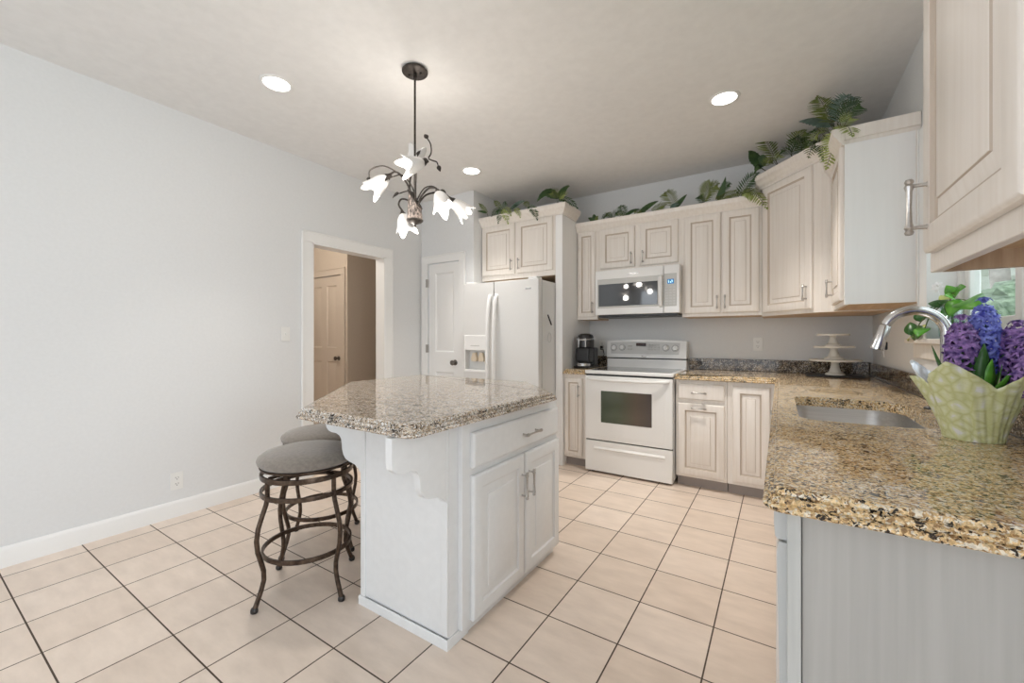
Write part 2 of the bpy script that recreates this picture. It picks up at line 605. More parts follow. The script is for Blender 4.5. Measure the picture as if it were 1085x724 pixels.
def wrapper():
    m, nt, b = nmat('printed_paper_wrap')
    v = mapped(nt)
    vo = node(nt, 'ShaderNodeTexVoronoi', feature='DISTANCE_TO_EDGE')
    vo.inputs['Scale'].default_value = 33
    nt.links.new(v, vo.inputs['Vector'])
    n = noise(nt, v, 55, 4)
    w = node(nt, 'ShaderNodeTexWave', wave_type='RINGS')
    w.inputs['Scale'].default_value = 16; w.inputs['Distortion'].default_value = 7
    nt.links.new(v, w.inputs['Vector'])
    c = ramp(nt, vo.outputs['Distance'], [(0.01, (0.58, 0.60, 0.29)), (0.14, (0.68, 0.70, 0.42)), (0.27, (0.73, 0.75, 0.53)), (0.36, (0.79, 0.80, 0.78))])
    f = ramp(nt, w.outputs['Fac'], [(0.42, (0, 0, 0)), (0.5, (0.5, 0.5, 0.5)), (0.58, (0, 0, 0))])
    nt.links.new(mix(nt, f, c, (0.50, 0.52, 0.20)), b.inputs['Base Color'])
    b.inputs['Roughness'].default_value = 0.45
    bump(nt, b, n.outputs['Fac'], 0.3, 0.003)
    return m


M['wrap'] = wrapper()

# ------------------------------------------------------------------ room shell
LX, RX, BY, CZ = -3.42, 0.605, 4.20, 2.745
NEAR = -3.0

mb = MB(); mb.box(-7.2, RX + 0.16, NEAR - 0.2, 5.2, -0.10, 0.0); mb.box(RX + 0.16, 3.4, NEAR - 0.2, 0.67, -0.10, 0.0)
struct(mb.build('floor', M['tile']))
mb = MB(); mb.box(-7.2, RX + 0.16, NEAR - 0.2, 5.2, CZ, CZ + 0.1); mb.box(RX + 0.16, 3.4, NEAR - 0.2, 0.67, CZ, CZ + 0.1)
struct(mb.build('ceiling', M['ceiling']))
# left wall with the cased opening to the hall (opening Y 2.07..2.87, Z 0..2.04)
mb = MB()
mb.box(LX - 0.12, LX, NEAR, 2.07, 0, CZ)
mb.box(LX - 0.12, LX, 2.87, 3.51, 0, CZ)
mb.box(LX - 0.12, LX, 2.07, 2.87, 2.04, CZ)
struct(mb.build('wall_left', M['wall']))
# pantry closet: front wall and its return beside the refrigerator
mb = MB()
mb.box(LX, -3.325, 3.39, 3.50, 0, CZ)
mb.box(-2.855, -2.67, 3.39, 3.50, 0, CZ)
mb.box(-3.325, -2.855, 3.39, 3.50, 2.04, CZ)
mb.box(-2.78, -2.67, 3.50, 4.30, 0, CZ)
struct(mb.build('wall_pantry', M['wall']))
mb = MB(); mb.box(-2.67, RX + 0.16, BY, BY + 0.12, 0, CZ)
struct(mb.build('wall_back', M['wall']))
# right wall with the window over the sink
WY0, WY1, WZ0, WZ1 = 1.45, 2.74, 1.2, 2.15
mb = MB()
mb.box(RX, RX + 0.16, 0.55, WY0, 0, CZ)
mb.box(RX, RX + 0.16, WY1, BY, 0, CZ)
mb.box(RX, RX + 0.16, WY0, WY1, 0, WZ0)
mb.box(RX, RX + 0.16, WY0, WY1, WZ1, CZ)
struct(mb.build('wall_right', M['wall']))
mb = MB(); mb.box(RX + 0.16, 3.3, 0.55, 0.67, 0, CZ)
struct(mb.build('wall_dining', M['wall']))
mb = MB()
mb.box(LX - 0.12, -2.95, NEAR - 0.12, NEAR, 0, CZ); mb.box(-0.05, 3.4, NEAR - 0.12, NEAR, 0, CZ)
mb.box(-2.95, -0.05, NEAR - 0.12, NEAR, 0, 0.3); mb.box(-2.95, -0.05, NEAR - 0.12, NEAR, 2.4, CZ)
struct(mb.build('wall_rear', M['wall']))
mb = MB()
mb.box(3.2, 3.32, NEAR, -1.32, 0, CZ); mb.box(3.2, 3.32, 0.42, 0.55, 0, CZ)
mb.box(3.2, 3.32, -1.32, 0.42, 2.3, CZ); mb.box(3.2, 3.32, -1.32, 0.42, 0, 0.1)
struct(mb.build('wall_patio', M['wall']))
# hall behind the opening
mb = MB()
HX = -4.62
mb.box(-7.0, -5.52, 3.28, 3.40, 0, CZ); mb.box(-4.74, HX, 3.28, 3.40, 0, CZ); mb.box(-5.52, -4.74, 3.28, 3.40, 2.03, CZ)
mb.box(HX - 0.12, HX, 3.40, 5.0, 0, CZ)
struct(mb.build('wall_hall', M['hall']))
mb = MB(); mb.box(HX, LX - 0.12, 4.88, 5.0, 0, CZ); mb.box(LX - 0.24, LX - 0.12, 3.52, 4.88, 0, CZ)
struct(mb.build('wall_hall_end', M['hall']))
mb = MB(); mb.box(-7.0, LX - 0.12, 0.4, 0.52, 0, CZ); mb.box(-7.12, -7.0, 0.4, 3.4, 0, CZ)
struct(mb.build('wall_hall_near', M['hall']))

# unseen point light added to brighten the hall, with no fixture
l = bpy.data.lights.new('hall_fill', 'POINT'); l.energy = 38; l.color = (1.0, 0.9, 0.78); l.shadow_soft_size = 0.12
o = bpy.data.objects.new('hall_fill', l); COL.objects.link(o); o.location = (-4.6, 2.0, CZ - 0.2)

# baseboards
BB = [(0, 0), (0.014, 0), (0.014, 0.088), (0.011, 0.10), (0.005, 0.108), (0, 0.108)]
mb = MB(); mb.sweep([(LX, NEAR), (LX, 1.98)], BB); mb.sweep([(LX, 2.97), (LX, 3.388)], BB)
struct(mb.build('baseboard_left', M['trim']))


def casing_frame(mb, a0, a1, top, w, fn, t=0.016):
    """door casing of width w round an opening a0..a1 x 0..top; fn maps (along, out, z) to space"""
    def bx(p0, p1, z0, z1, o0=0.0, o1=t):
        c = [fn(p0, o0, z0), fn(p1, o1, z1)]
        mb.box(c[0][0], c[1][0], c[0][1], c[1][1], c[0][2], c[1][2], 0.003, 1)
    bx(a0 - w, a0, 0, top)
    bx(a1, a1 + w, 0, top)
    bx(a0 - w, a1 + w, top, top + w)
    bx(a0 - w, a0 - w + 0.014, 0, top + w, t, t + 0.007)
    bx(a1 + w - 0.014, a1 + w, 0, top + w, t, t + 0.007)
    bx(a0 - w, a1 + w, top + w - 0.014, top + w, t, t + 0.007)


# cased opening to the hall: casing and jamb lining
mb = MB()
casing_frame(mb, 2.072, 2.868, 2.038, 0.093, lambda a, o, z: (LX + o, a, z))
mb.box(LX - 0.122, LX + 0.012, 2.070, 2.086, 0, 2.04); mb.box(LX - 0.122, LX + 0.012, 2.854, 2.870, 0, 2.04)
mb.box(LX - 0.122, LX + 0.012, 2.070, 2.870, 2.024, 2.04)
struct(mb.build('trim_1', M['trim']))
# pantry door casing
mb = MB()
casing_frame(mb, -3.318, -2.860, 2.035, 0.085, lambda a, o, z: (a, 3.39 - o, z))
struct(mb.build('trim_2', M['trim']))
# hall door casing
mb = MB()
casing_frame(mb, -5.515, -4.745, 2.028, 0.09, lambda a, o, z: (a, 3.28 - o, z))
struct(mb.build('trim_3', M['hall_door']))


def door_slab(mb, x0, x1, z0, z1, yf, panels, th=0.035):
    """interior door facing -Y with sunk-and-raised panels"""
    xs = sorted({x0, x1} | {p[0] for p in panels} | {p[1] for p in panels})
    zs = sorted({z0, z1} | {p[2] for p in panels} | {p[3] for p in panels})
    for i in range(len(xs) - 1):
        for j in range(len(zs) - 1):
            a, b, c, d = xs[i], xs[i + 1], zs[j], zs[j + 1]
            pn = [p for p in panels if p[0] <= a + 1e-6 and p[1] >= b - 1e-6 and p[2] <= c + 1e-6 and p[3] >= d - 1e-6]
            if pn: continue
            mb.poly([(a, yf, c), (b, yf, c), (b, yf, d), (a, yf, d)])
    for (a, b, c, d) in panels:
        rings = [(0, 0), (0.006, 0.006), (0.016, 0.011), (0.022, 0.011), (0.045, 0.004)]
        prev = None
        for ins, dep in rings:
            L = [mb.bm.verts.new(p) for p in ((a + ins, yf + dep, c + ins), (b - ins, yf + dep, c + ins), (b - ins, yf + dep, d - ins), (a + ins, yf + dep, d - ins))]
            if prev:
                for k in range(4): mb.face([prev[k], prev[(k + 1) % 4], L[(k + 1) % 4], L[k]])
            prev = L
        mb.face(prev)
    yb = yf + th
    mb.poly([(x0, yb, z0), (x0, yb, z1), (x1, yb, z1), (x1, yb, z0)])
    mb.poly([(x0, yf, z0), (x0, yf, z1), (x0, yb, z1), (x0, yb, z0)])
    mb.poly([(x1, yf, z0), (x1, yb, z0), (x1, yb, z1), (x1, yf, z1)])
    mb.poly([(x0, yf, z1), (x1, yf, z1), (x1, yb, z1), (x0, yb, z1)])
    mb.poly([(x0, yf, z0), (x0, yb, z0), (x1, yb, z0), (x1, yf, z0)])


def door_knob(parent, x, y, z):
    mb = MB()
    s = mb.mark()
    mb.lathe([(0.030, 0), (0.030, 0.004), (0.024, 0.008), (0.011, 0.010), (0.010, 0.030), (0.020, 0.036), (0.028, 0.048), (0.026, 0.058), (0.014, 0.065), (0.0, 0.066)], 20)
    mb.xf(s, Matrix.Translation((x, y, z)) @ Matrix.Rotation(R(90), 4, 'X'))
    mb.build('door_knob', M['knob'], parent)


mb = MB()
door_slab(mb, -3.312, -2.866, 0.008, 2.028, 3.398, [(-3.215, -2.945, 1.055, 1.925), (-3.215, -2.945, 0.20, 0.835)])
d = struct(mb.build('door_1', M['trim']))
door_knob(d, -2.925, 3.398, 0.943)
for hz in (1.82, 1.09, 0.25):
    mb = MB(); mb.rod((-3.316, 3.392, hz - 0.045), (-3.316, 3.392, hz + 0.045), 0.0055, 10); mb.box(-3.338, -3.312, 3.3705, 3.376, hz - 0.045, hz + 0.045)
    mb.build('hinge', M['nickel'], d)
mb = MB()
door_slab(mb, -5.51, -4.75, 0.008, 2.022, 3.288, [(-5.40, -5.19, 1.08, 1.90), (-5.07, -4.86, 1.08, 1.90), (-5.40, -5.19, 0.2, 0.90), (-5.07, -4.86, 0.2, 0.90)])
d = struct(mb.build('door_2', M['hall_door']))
door_knob(d, -4.81, 3.288, 0.945)

# window over the sink: casing, sill, frame, two sashes with their panes
mb = MB()
x0, x1 = RX - 0.017, RX
mb.box(x0, x1, WY1, WY1 + 0.125, WZ0 - 0.01, WZ1 + 0.10, 0.004, 1)
mb.box(x0, x1, WY0 - 0.10, WY0, WZ0 - 0.01, WZ1 + 0.10, 0.004, 1)
mb.box(x0, x1, WY0, WY1, WZ1, WZ1 + 0.10, 0.004, 1)
mb.box(x0 - 0.006, x0, WY1 + 0.108, WY1 + 0.125, WZ0, WZ1 + 0.10, 0.002, 1)
mb.box(x0, x1 + 0.10, WY1 - 0.012, WY1, WZ0, WZ1); mb.box(x0, x1 + 0.10, WY0, WY0 + 0.012, WZ0, WZ1); mb.box(x0, x1 + 0.10, WY0, WY1, WZ1 - 0.012, WZ1)
struct(mb.build('trim_4', M['trim']))
mb = MB()
mb.box(RX - 0.045, RX + 0.10, WY0 - 0.13, 3.0, WZ0 - 0.024, WZ0, 0.005, 2)
mb.box(RX - 0.016, RX, WY0 - 0.11, 2.97, WZ0 - 0.10, WZ0 - 0.024, 0.004, 1)
struct(mb.build('trim_5', M['cream']))
mb = MB()
fx0, fx1 = RX + 0.085, RX + 0.15
mb.box(fx0, fx1, WY1 - 0.055, WY1 - 0.012, WZ0, WZ1 - 0.012, 0.003, 1)
mb.box(fx0, fx1, WY0 + 0.012, WY0 + 0.055, WZ0, WZ1 - 0.012, 0.003, 1)
mb.box(fx0, fx1, WY0 + 0.055, WY1 - 0.055, WZ0, WZ0 + 0.03, 0.003, 1)
mb.box(fx0, fx1, WY0 + 0.055, WY1 - 0.055, WZ1 - 0.05, WZ1 - 0.012, 0.003, 1)
mb.box(fx0 - 0.01, fx1, 2.085, 2.135, WZ0, WZ1 - 0.012, 0.003, 1)
win = struct(mb.build('window_1', M['trim']))
for ya, yb in ((2.135, WY1 - 0.055), (WY0 + 0.055, 2.085)):
    mb = MB()
    sx0, sx1 = fx0 + 0.012, fx0 + 0.05
    mb.box(sx0, sx1, ya, ya + 0.055, WZ0 + 0.03, WZ1 - 0.05, 0.004, 1); mb.box(sx0, sx1, yb - 0.055, yb, WZ0 + 0.03, WZ1 - 0.05, 0.004, 1)
    mb.box(sx0, sx1, ya + 0.055, yb - 0.055, WZ0 + 0.03, WZ0 + 0.085, 0.004, 1); mb.box(sx0, sx1, ya + 0.055, yb - 0.055, WZ1 - 0.105, WZ1 - 0.05, 0.004, 1)
    s = mb.build('sash', M['trim'], win)
    mb = MB(); mb.box(sx0 + 0.015, sx0 + 0.02, ya + 0.05, yb - 0.05, WZ0 + 0.08, WZ1 - 0.10)
    mb.build('pane', M['pane'], s)

# outside
mb = MB(); mb.box(RX + 0.2, 30, -3, 40, -0.35, -0.25)
struct(mb.build('ground_outside', M['grass']))


def thicket(name, label, n, x0, x1, y, z0, z1, r0, r1, mt):
    mb = MB()
    for i in range(n):
        t = i / (n - 1)
        c = Vector((x0 + (x1 - x0) * t, y + random.uniform(-0.3, 0.3), random.uniform(z0, z1)))
        tmp = bmesh.new()
        bmesh.ops.create_icosphere(tmp, subdivisions=3, radius=random.uniform(r0, r1))
        for v in tmp.verts:
            v.co = c + v.co * (1 + random.uniform(-0.16, 0.16))
        mb.take(tmp, 0)
    o = tag(mb.build(name, mt), label, name.replace('_', ' '))
    o['kind'] = 'stuff'


thicket('hedge', 'grey green hedge outside, beyond the window over the sink', 40, 1.2, 6.5, 8.6, 0.2, 1.5, 0.5, 0.75, M['hedge'])
thicket('treetops', 'pale hazy treetops outside, above the hedge', 26, 2.0, 9.0, 15.0, 1.0, 3.6, 0.9, 1.4, M['far_tree'])
mb = MB()
mb.tube([(3.22, 10.6, -0.3), (3.25, 10.6, 1.5), (3.18, 10.7, 3.2), (3.27, 10.6, 5.5)], [0.16, 0.13, 0.12, 0.09], 14)
mb.tube([(3.2, 10.7, 3.0), (3.5, 10.1, 4.2), (3.7, 9.9, 5.2)], [0.08, 0.06, 0.03], 8)
tag(mb.build('tree', M['bark'], loc=(3.22, 10.6, -0.3)), 'grey tree trunk outside, seen through the window over the sink', 'tree')


# ------------------------------------------------------------------ cabinets
def ring_door(mb, x0, x1, z0, z1, y, th=0.02, st=0.055, raised=True):
    """raised panel door front facing -Y standing off the plane y; material 1 = the groove"""
    w = min(x1 - x0, z1 - z0)
    st = min(st, w * 0.22)
    sl = min(0.030, w * 0.10)
    f = y - th
    prof = [(0, y, 0), (0, f + 0.007, 0), (0.003, f + 0.003, 0), (0.009, f, 0)]
    if raised:
        prof += [(st, f, 0), (st + 0.003, f + 0.007, 1), (st + 0.009, f + 0.010, 1), (st + 0.012, f + 0.010, 1), (st + 0.012 + sl, f + 0.004, 0), (st + 0.014 + sl, f + 0.001, 1), (st + 0.016 + sl, f, 0)]
    else:
        prof += [(0.016, f + 0.0005, 0)]
    prev = None
    first = None
    for ins, yy, mi in prof:
        L = [mb.bm.verts.new(p) for p in ((x0 + ins, yy, z0 + ins), (x1 - ins, yy, z0 + ins), (x1 - ins, yy, z1 - ins), (x0 + ins, yy, z1 - ins))]
        if prev:
            for k in range(4): mb.face([prev[k], prev[(k + 1) % 4], L[(k + 1) % 4], L[k]], mi)
        else:
            first = L
        prev = L
    mb.face(prev, 0)
    mb.face(first[::-1], 0)


def pull(parent, x, z, y, vert=True, L=0.115, mat='nickel', r=0.0055):
    """flared bar pull on two posts, standing off the face at y toward -Y"""
    mb = MB()
    h = L / 2
    prof = [(0.0, -h), (r * 1.0, -h + 0.001), (r * 1.35, -h + 0.006), (r * 1.0, -h + 0.011), (r * 1.45, -h + 0.016), (r * 0.9, -h * 0.55), (r * 0.72, 0),
            (r * 0.9, h * 0.55), (r * 1.45, h - 0.016), (r * 1.0, h - 0.011), (r * 1.35, h - 0.006), (r * 1.0, h - 0.001), (0.0, h)]
    s = mb.mark()
    mb.lathe(prof, 10)
    Mx = Matrix.Translation((x, y - 0.03, z))
    if not vert: Mx = Mx @ Matrix.Rotation(R(90), 4, 'Y')
    mb.xf(s, Mx)
    for sg in (-1, 1):
        d = sg * (h - 0.016)
        p = (x, z + d) if vert else (x + d, z)
        mb.tube([(p[0], y, p[1]), (p[0], y - 0.004, p[1]), (p[0], y - 0.031, p[1])], [0.0065, 0.0042, 0.0042], 8)
    return mb.build('handle', M[mat], parent)


CROWN = [(0, 0), (0.010, 0), (0.013, 0.012), (0.022, 0.018), (0.030, 0.034), (0.044, 0.052), (0.050, 0.058), (0.052, 0.066), (0.056, 0.088), (0.056, 0.095), (0.0, 0.095)]


def upper(name, label, loc, rz, w, depth, z0, z1, doors, crown_path=None, crown_z=None, mat='cream', hz=None, extra=None):
    """wall cabinet; local frame: face at y=0, looking -Y, x from 0 to w"""
    t = thing(name, label, 'cabinet', loc, rz, 'whitewashed wall cabinets')
    mb = MB()
    mb.box(0, w, 0.0, 0.02, z0, z1, 0.0015, 1)
    mb.box(0, w, 0.02, depth, z0 + 0.012, z1)
    mb.box(0.004, w - 0.004, 0.02, depth, z0, z0 + 0.012, mi=1)
    mb.build('cabinet_body', [M[mat], M['wood']], t)
    for (a, b, c, d, hx) in doors:
        mb = MB(); ring_door(mb, a, b, c, d, -0.001)
        dr = mb.build('door', [M[mat], M['groove']], t)
        if hx is not None: pull(dr, hx, hz if hz else c + 0.09, -0.02)
    if crown_path:
        mb = MB(); mb.sweep(crown_path, CROWN, z=crown_z)
        mb.build('crown_molding', M[mat], t)
    return t


UY = 3.88          # face frames of the wall cabinets on the back wall
DEP = BY - UY - 0.001
# cabinet over the refrigerator
fy = 3.535
t = upper('cabinet', 'whitewashed two door cabinet above the refrigerator', (-2.668, fy, 0), 0, 0.872, BY - fy - 0.001, 1.81, 2.395,
          [(0.012, 0.420, 1.858, 2.372, 0.388), (0.445, 0.850, 1.858, 2.372, 0.478)],
          [(0.0, 0.0), (0.948, 0.0), (0.948, 0.30)], 2.375)
# tall panel closing the refrigerator bay on its right
mb = MB()
mb.box(-1.795, -1.722, fy, fy + 0.02, 0, 2.375, 0.002, 1)
mb.box(-1.742, -1.722, fy + 0.02, BY, 0, 2.375, 0.001, 1)
tag(mb.build('end_panel', M['cab_white'], loc=(-1.73, fy, 0)), 'tall white end panel between the refrigerator and the range counter', 'panel')

upper('cabinet', 'narrow one door wall cabinet left of the microwave', (-1.720, UY, 0), 0, 0.216, DEP, 1.39, 2.29,
      [(0.010, 0.196, 1.417, 2.262, 0.172)], [(0, 0), (0.216, 0)], 2.258)
upper('cabinet', 'short two door cabinet directly above the microwave', (-1.504, UY, 0), 0, 0.782, DEP, 1.848, 2.29,
      [(0.030, 0.368, 1.878, 2.262, 0.338), (0.415, 0.752, 1.878, 2.262, 0.447)], [(0, 0), (0.782, 0)], 2.258, hz=1.955)
upper('cabinet', 'two door wall cabinet between the microwave and the corner cabinet', (-0.722, UY, 0), 0, 0.602, DEP, 1.39, 2.29,
      [(0.018, 0.306, 1.417, 2.262, 0.282), (0.316, 0.586, 1.417, 2.262, 0.340)], [(0, 0), (0.602, 0)], 2.258)

# diagonal corner cabinet, taller than its neighbours
A, B = Vector((-0.118, 3.875)), Vector((0.236, 3.455))
dl = (B - A).length
ang = math.atan2(B.y - A.y, B.x - A.x)
t = thing('cabinet', 'tall diagonal corner wall cabinet with one door', 'cabinet', (A.x, A.y, 0), ang, 'whitewashed wall cabinets')
Mi = (Matrix.Translation((A.x, A.y, 0)) @ Matrix.Rotation(ang, 4, 'Z')).inverted()
pl = [(-0.118, 3.875), (0.236, 3.455), (0.290, 3.455), (RX - 0.002, 3.455), (RX - 0.002, BY - 0.002), (-0.118, BY - 0.002)]
mb = MB()
s = mb.mark()
mb.prism([(x, y, 1.378) for x, y in pl], (0, 0, 1.03))
mb.xf(s, Mi)
for f in mb.bm.faces:
    if abs(f.calc_center_median().z - 1.378) < 1e-4: f.material_index = 1
mb.build('cabinet_body', [M['cream'], M['wood']], t)
mb = MB(); ring_door(mb, 0.030, dl - 0.062, 1.405, 2.39, -0.001)
dr = mb.build('door', [M['cream'], M['groove']], t)
pull(dr, dl - 0.10, 1.52, -0.02)
mb = MB()
c0 = Mi @ Vector((-0.118, 4.10, 0)); c3 = Mi @ Vector((0.40, 3.455, 0))
mb.sweep([(c0.x, c0.y), (0, 0), (dl, 0), (c3.x, c3.y)], [(d_, h_ * 1.1) for d_, h_ in CROWN], z=2.395)
mb.build('crown_molding', M['cream'], t)

# cabinet on the right wall beyond the window, its pale side towards the camera
rx, ry = 0.298, 2.89
w = 3.452 - ry
t = upper('cabinet', 'right wall cabinet beyond the window, its wide plain white side lit by daylight', (rx, 3.452, 0), R(-90), w, RX - rx - 0.002, 1.385, 2.29,
          [(0.10, w - 0.022, 1.412, 2.262, None)], [(0.0, 0), (w + 0.012, 0)], 2.258)
for c in kids(t):
    if c.name.startswith('door'): pull(c, 0.19, 1.515, -0.02)
mb = MB(); mb.box(w, w + 0.006, 0.0, RX - rx - 0.003, 1.387, 2.262, 0.001, 1)
mb.build('side_panel', M['cab_white'], t)
mb = MB(); mb.box(w, w + 0.012, RX - rx - 0.022, RX - rx - 0.003, 1.387, 2.262, 0.001, 1)
mb.build('scribe_strip', M['cream'], t)
mb = MB(); mb.box(w, w + 0.013, 0.001, RX - rx - 0.003, 2.285, 2.353, 0.002, 1)
mb.build('side_crown', M['cream'], t)

# near cabinet on the right wall, on this side of the window
nx = 0.292
t = thing('cabinet', 'large wall cabinet close by at the upper right, its door handle seen edge on', 'cabinet', (nx, 1.325, 0), R(-90), 'whitewashed wall cabinets')
w, dp = 0.545, RX - nx - 0.002
mb = MB()
mb.box(0, w, 0, 0.02, 1.352, 2.36, 0.0015, 1)
mb.box(0.0, 0.018, 0.02, dp, 1.352, 2.36, mi=1); mb.box(w - 0.018, w, 0.02, dp, 1.352, 2.36, mi=0)
mb.box(0.018, w - 0.018, 0.02, dp, 1.392, 1.41, mi=2); mb.box(0.018, w - 0.018, dp - 0.012, dp, 1.41, 2.36); mb.box(0.018, w - 0.018, 0.02, dp, 2.34, 2.36)
mb.build('cabinet_body', [M['cream'], M['woodv'], M['wood']], t)
mb = MB(); ring_door(mb, 0.035, 0.487, 1.392, 2.33, -0.001)
dr = mb.build('door', [M['cream'], M['groove']], t)
pull(dr, 0.072, 1.492, -0.02, L=0.125, r=0.0062)
mb = MB(); mb.rod((0.492, -0.010, 1.435), (0.492, -0.010, 1.485), 0.005, 8); mb.box(0.487, 0.512, -0.004, -0.001, 1.437, 1.483)
mb.build('hinge', M['nickel'], t)
mb = MB(); mb.sweep([(0, dp), (0, 0), (w, 0), (w, dp)], CROWN, z=2.335)
mb.build('crown_molding', M['cream'], t)


def base_unit(name, label, loc, rz, w, depth, fronts, mat='cream', toe=True, z0=0.085, ztop=0.868, groove='groove', cat='cabinet'):
    """base cabinet; fronts: ('door'|'drawer', x0, x1, z0, z1, handle) with handle = (x, z, vertical) or None"""
    t = thing(name, label, cat, loc, rz, 'whitewashed base cabinets')
    mb = MB()
    mb.box(0, w, 0, 0.02, z0, ztop, 0.0015, 1)
    mb.box(0, w, 0.02, depth, z0, ztop)
    mb.build('cabinet_body', M[mat], t)
    if toe:
        mb = MB(); mb.box(0.002, w - 0.002, 0.055, depth - 0.01, 0.0, z0)
        mb.build('toe_kick', M['toe'], t)
    for (k, a, b, c, d, h) in fronts:
        mb = MB(); ring_door(mb, a, b, c, d, -0.001, raised=(k == 'door'))
        o = mb.build(k, [M[mat], M[groove]], t)
        if h: pull(o, h[0], h[1], -0.02, h[2])
    return t


BF = 3.575
base_unit('base_cabinet', 'narrow one door base cabinet under the coffee maker', (-1.720, BF, 0), 0, 0.228, BY - BF - 0.002,
          [('door', 0.012, 0.190, 0.105, 0.832, (0.158, 0.715, True))])
base_unit('base_cabinet', 'base cabinet right of the range with a drawer above a pull-out door', (-0.712, BF, 0), 0, 0.372, BY - BF - 0.002,
          [('drawer', 0.016, 0.356, 0.712, 0.840, (0.178, 0.770, False)), ('door', 0.016, 0.356, 0.105, 0.680, (0.178, 0.648, False))])
base_unit('base_cabinet', 'corner base cabinet with one tall door beside the sink run', (-0.338, BF, 0), 0, 0.350, BY - BF - 0.002,
          [('door', 0.034, 0.280, 0.112, 0.840, None)])
# sink run along the right wall, fronts towards the island
SXF = 0.012
units = [(1.475, 1.10, 'wide two door sink base cabinet below the steel sink', [('drawer', 0.02, 1.08, 0.705, 0.840, None), ('door', 0.02, 0.546, 0.105, 0.68, (0.50, 0.60, True)), ('door', 0.554, 1.08, 0.105, 0.68, (0.60, 0.60, True))]),
         (2.575, 0.99, 'base cabinet of the sink run nearest the inner corner', [('drawer', 0.50, 0.97, 0.705, 0.840, (0.735, 0.772, False)), ('door', 0.50, 0.97, 0.105, 0.68, (0.93, 0.60, True))])]
for i, (y0, w, lab, fr) in enumerate(units):
    t = base_unit('base_cabinet', lab, (SXF, y0 + w, 0), R(-90), w, RX - SXF - 0.002 if i != 0 else 0.035, fr)
    if i == 0:
        mb = MB(); mb.box(0, 0.018, 0.035, RX - SXF - 0.002, 0.085, 0.868); mb.box(w - 0.018, w, 0.035, RX - SXF - 0.002, 0.085, 0.868)
        mb.box(0.018, w - 0.018, 0.035, RX - SXF - 0.002, 0.085, 0.10); mb.box(0.018, w - 0.018, RX - SXF - 0.014, RX - SXF - 0.002, 0.10, 0.868)
        mb.build('carcass', M['cream'], t)
# dishwasher under the near end, seen edge on, and the panel that closes the run
t = thing('dishwasher', 'white dishwasher seen edge on under the near end of the sink counter', 'dishwasher', (SXF, 1.23, 0))
mb = MB(); mb.box(SXF + 0.03, RX - 0.03, 0.982, 1.470, 0.10, 0.862); mb.box(SXF + 0.06, RX - 0.05, 0.99, 1.46, 0.0, 0.10); mb.build('body', M['grey_plast'], t, world=True)
mb = MB()
dp = [(SXF + 0.028, 0.10), (SXF - 0.008, 0.10), (SXF - 0.010, 0.30), (SXF - 0.012, 0.50), (SXF - 0.0145, 0.65), (SXF - 0.0165, 0.775), (SXF - 0.014, 0.795), (SXF + 0.028, 0.797)]
mb.prism([(x, 0.981, z) for x, z in dp], (0, 0.490, 0)); mb.build('door', M['dw'], t, world=True)
mb = MB()
dp = [(SXF + 0.028, 0.800), (SXF - 0.015, 0.801), (SXF - 0.0195, 0.806), (SXF - 0.0215, 0.83), (SXF - 0.0215, 0.864), (SXF + 0.028, 0.864)]
mb.prism([(x, 0.981, z) for x, z in dp], (0, 0.490, 0)); mb.build('control_panel', M['dw'], t, world=True)
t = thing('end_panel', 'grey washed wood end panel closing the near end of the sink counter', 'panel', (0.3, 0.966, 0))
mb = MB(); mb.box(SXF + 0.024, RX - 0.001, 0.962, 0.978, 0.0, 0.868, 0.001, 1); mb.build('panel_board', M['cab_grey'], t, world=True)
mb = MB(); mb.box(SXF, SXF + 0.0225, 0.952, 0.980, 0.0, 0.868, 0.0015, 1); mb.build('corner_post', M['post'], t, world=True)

# ------------------------------------------------------------------ countertops
GZ0, GZ1 = 0.870, 0.914
EDGE = [(-0.010, GZ0), (-0.003, GZ0 + 0.002), (0.0, GZ0 + 0.006), (0.0, GZ0 + 0.011), (-0.003, GZ0 + 0.014), (-0.011, GZ0 + 0.0155), (-0.0085, GZ0 + 0.019), (-0.0085, GZ0 + 0.025), (-0.0115, GZ0 + 0.028), (-0.0195, GZ0 + 0.0295), (-0.0175, GZ0 + 0.033), (-0.0185, GZ0 + 0.038), (-0.022, GZ1 - 0.002), (-0.029, GZ1)]
t = thing('granite_countertop', 'speckled tan granite counter running from the range round to the sink end', 'countertop', (0.29, 2.4, GZ0))
poly = round_poly([(-0.028, 0.925), (RX - 0.001, 0.925), (RX - 0.001, BY - 0.001), (-0.715, BY - 0.001), (-0.715, 3.535), (-0.028, 3.535)], [0.035, 0, 0, 0, 0.004, 0.02])
SK = (0.060, 0.452, 1.80, 2.50)
hole = round_poly([(SK[0], SK[2]), (SK[1], SK[2]), (SK[1], SK[3]), (SK[0], SK[3])], [0.06, 0.12, 0.12, 0.06], 8)
mb = MB(); slab(mb, poly, EDGE, [hole]); mb.build('slab', M['granite'], t, world=True, sharp=11)
mb = MB(); mb.box(-0.715, RX - 0.024, BY - 0.022, BY - 0.001, GZ1, 1.018, 0.004, 2); mb.build('backsplash', M['granite_shaded'], t, world=True)
mb = MB(); mb.box(RX - 0.022, RX - 0.001, 0.95, BY - 0.001, GZ1, 1.018, 0.004, 2); mb.build('backsplash', M['granite_shaded'], t, world=True)
t = thing('granite_countertop', 'small granite counter piece between the tall panel and the range', 'countertop', (-1.605, 3.87, GZ0))
mb = MB(); slab(mb, [(-1.719, 3.535), (-1.492, 3.535), (-1.492, BY - 0.001), (-1.719, BY - 0.001)], EDGE); mb.build('slab', M['granite'], t, world=True, sharp=11)
mb = MB(); mb.box(-1.719, -1.492, BY - 0.022, BY - 0.001, GZ1, 1.018, 0.004, 2); mb.build('backsplash', M['granite_shaded'], t, world=True)

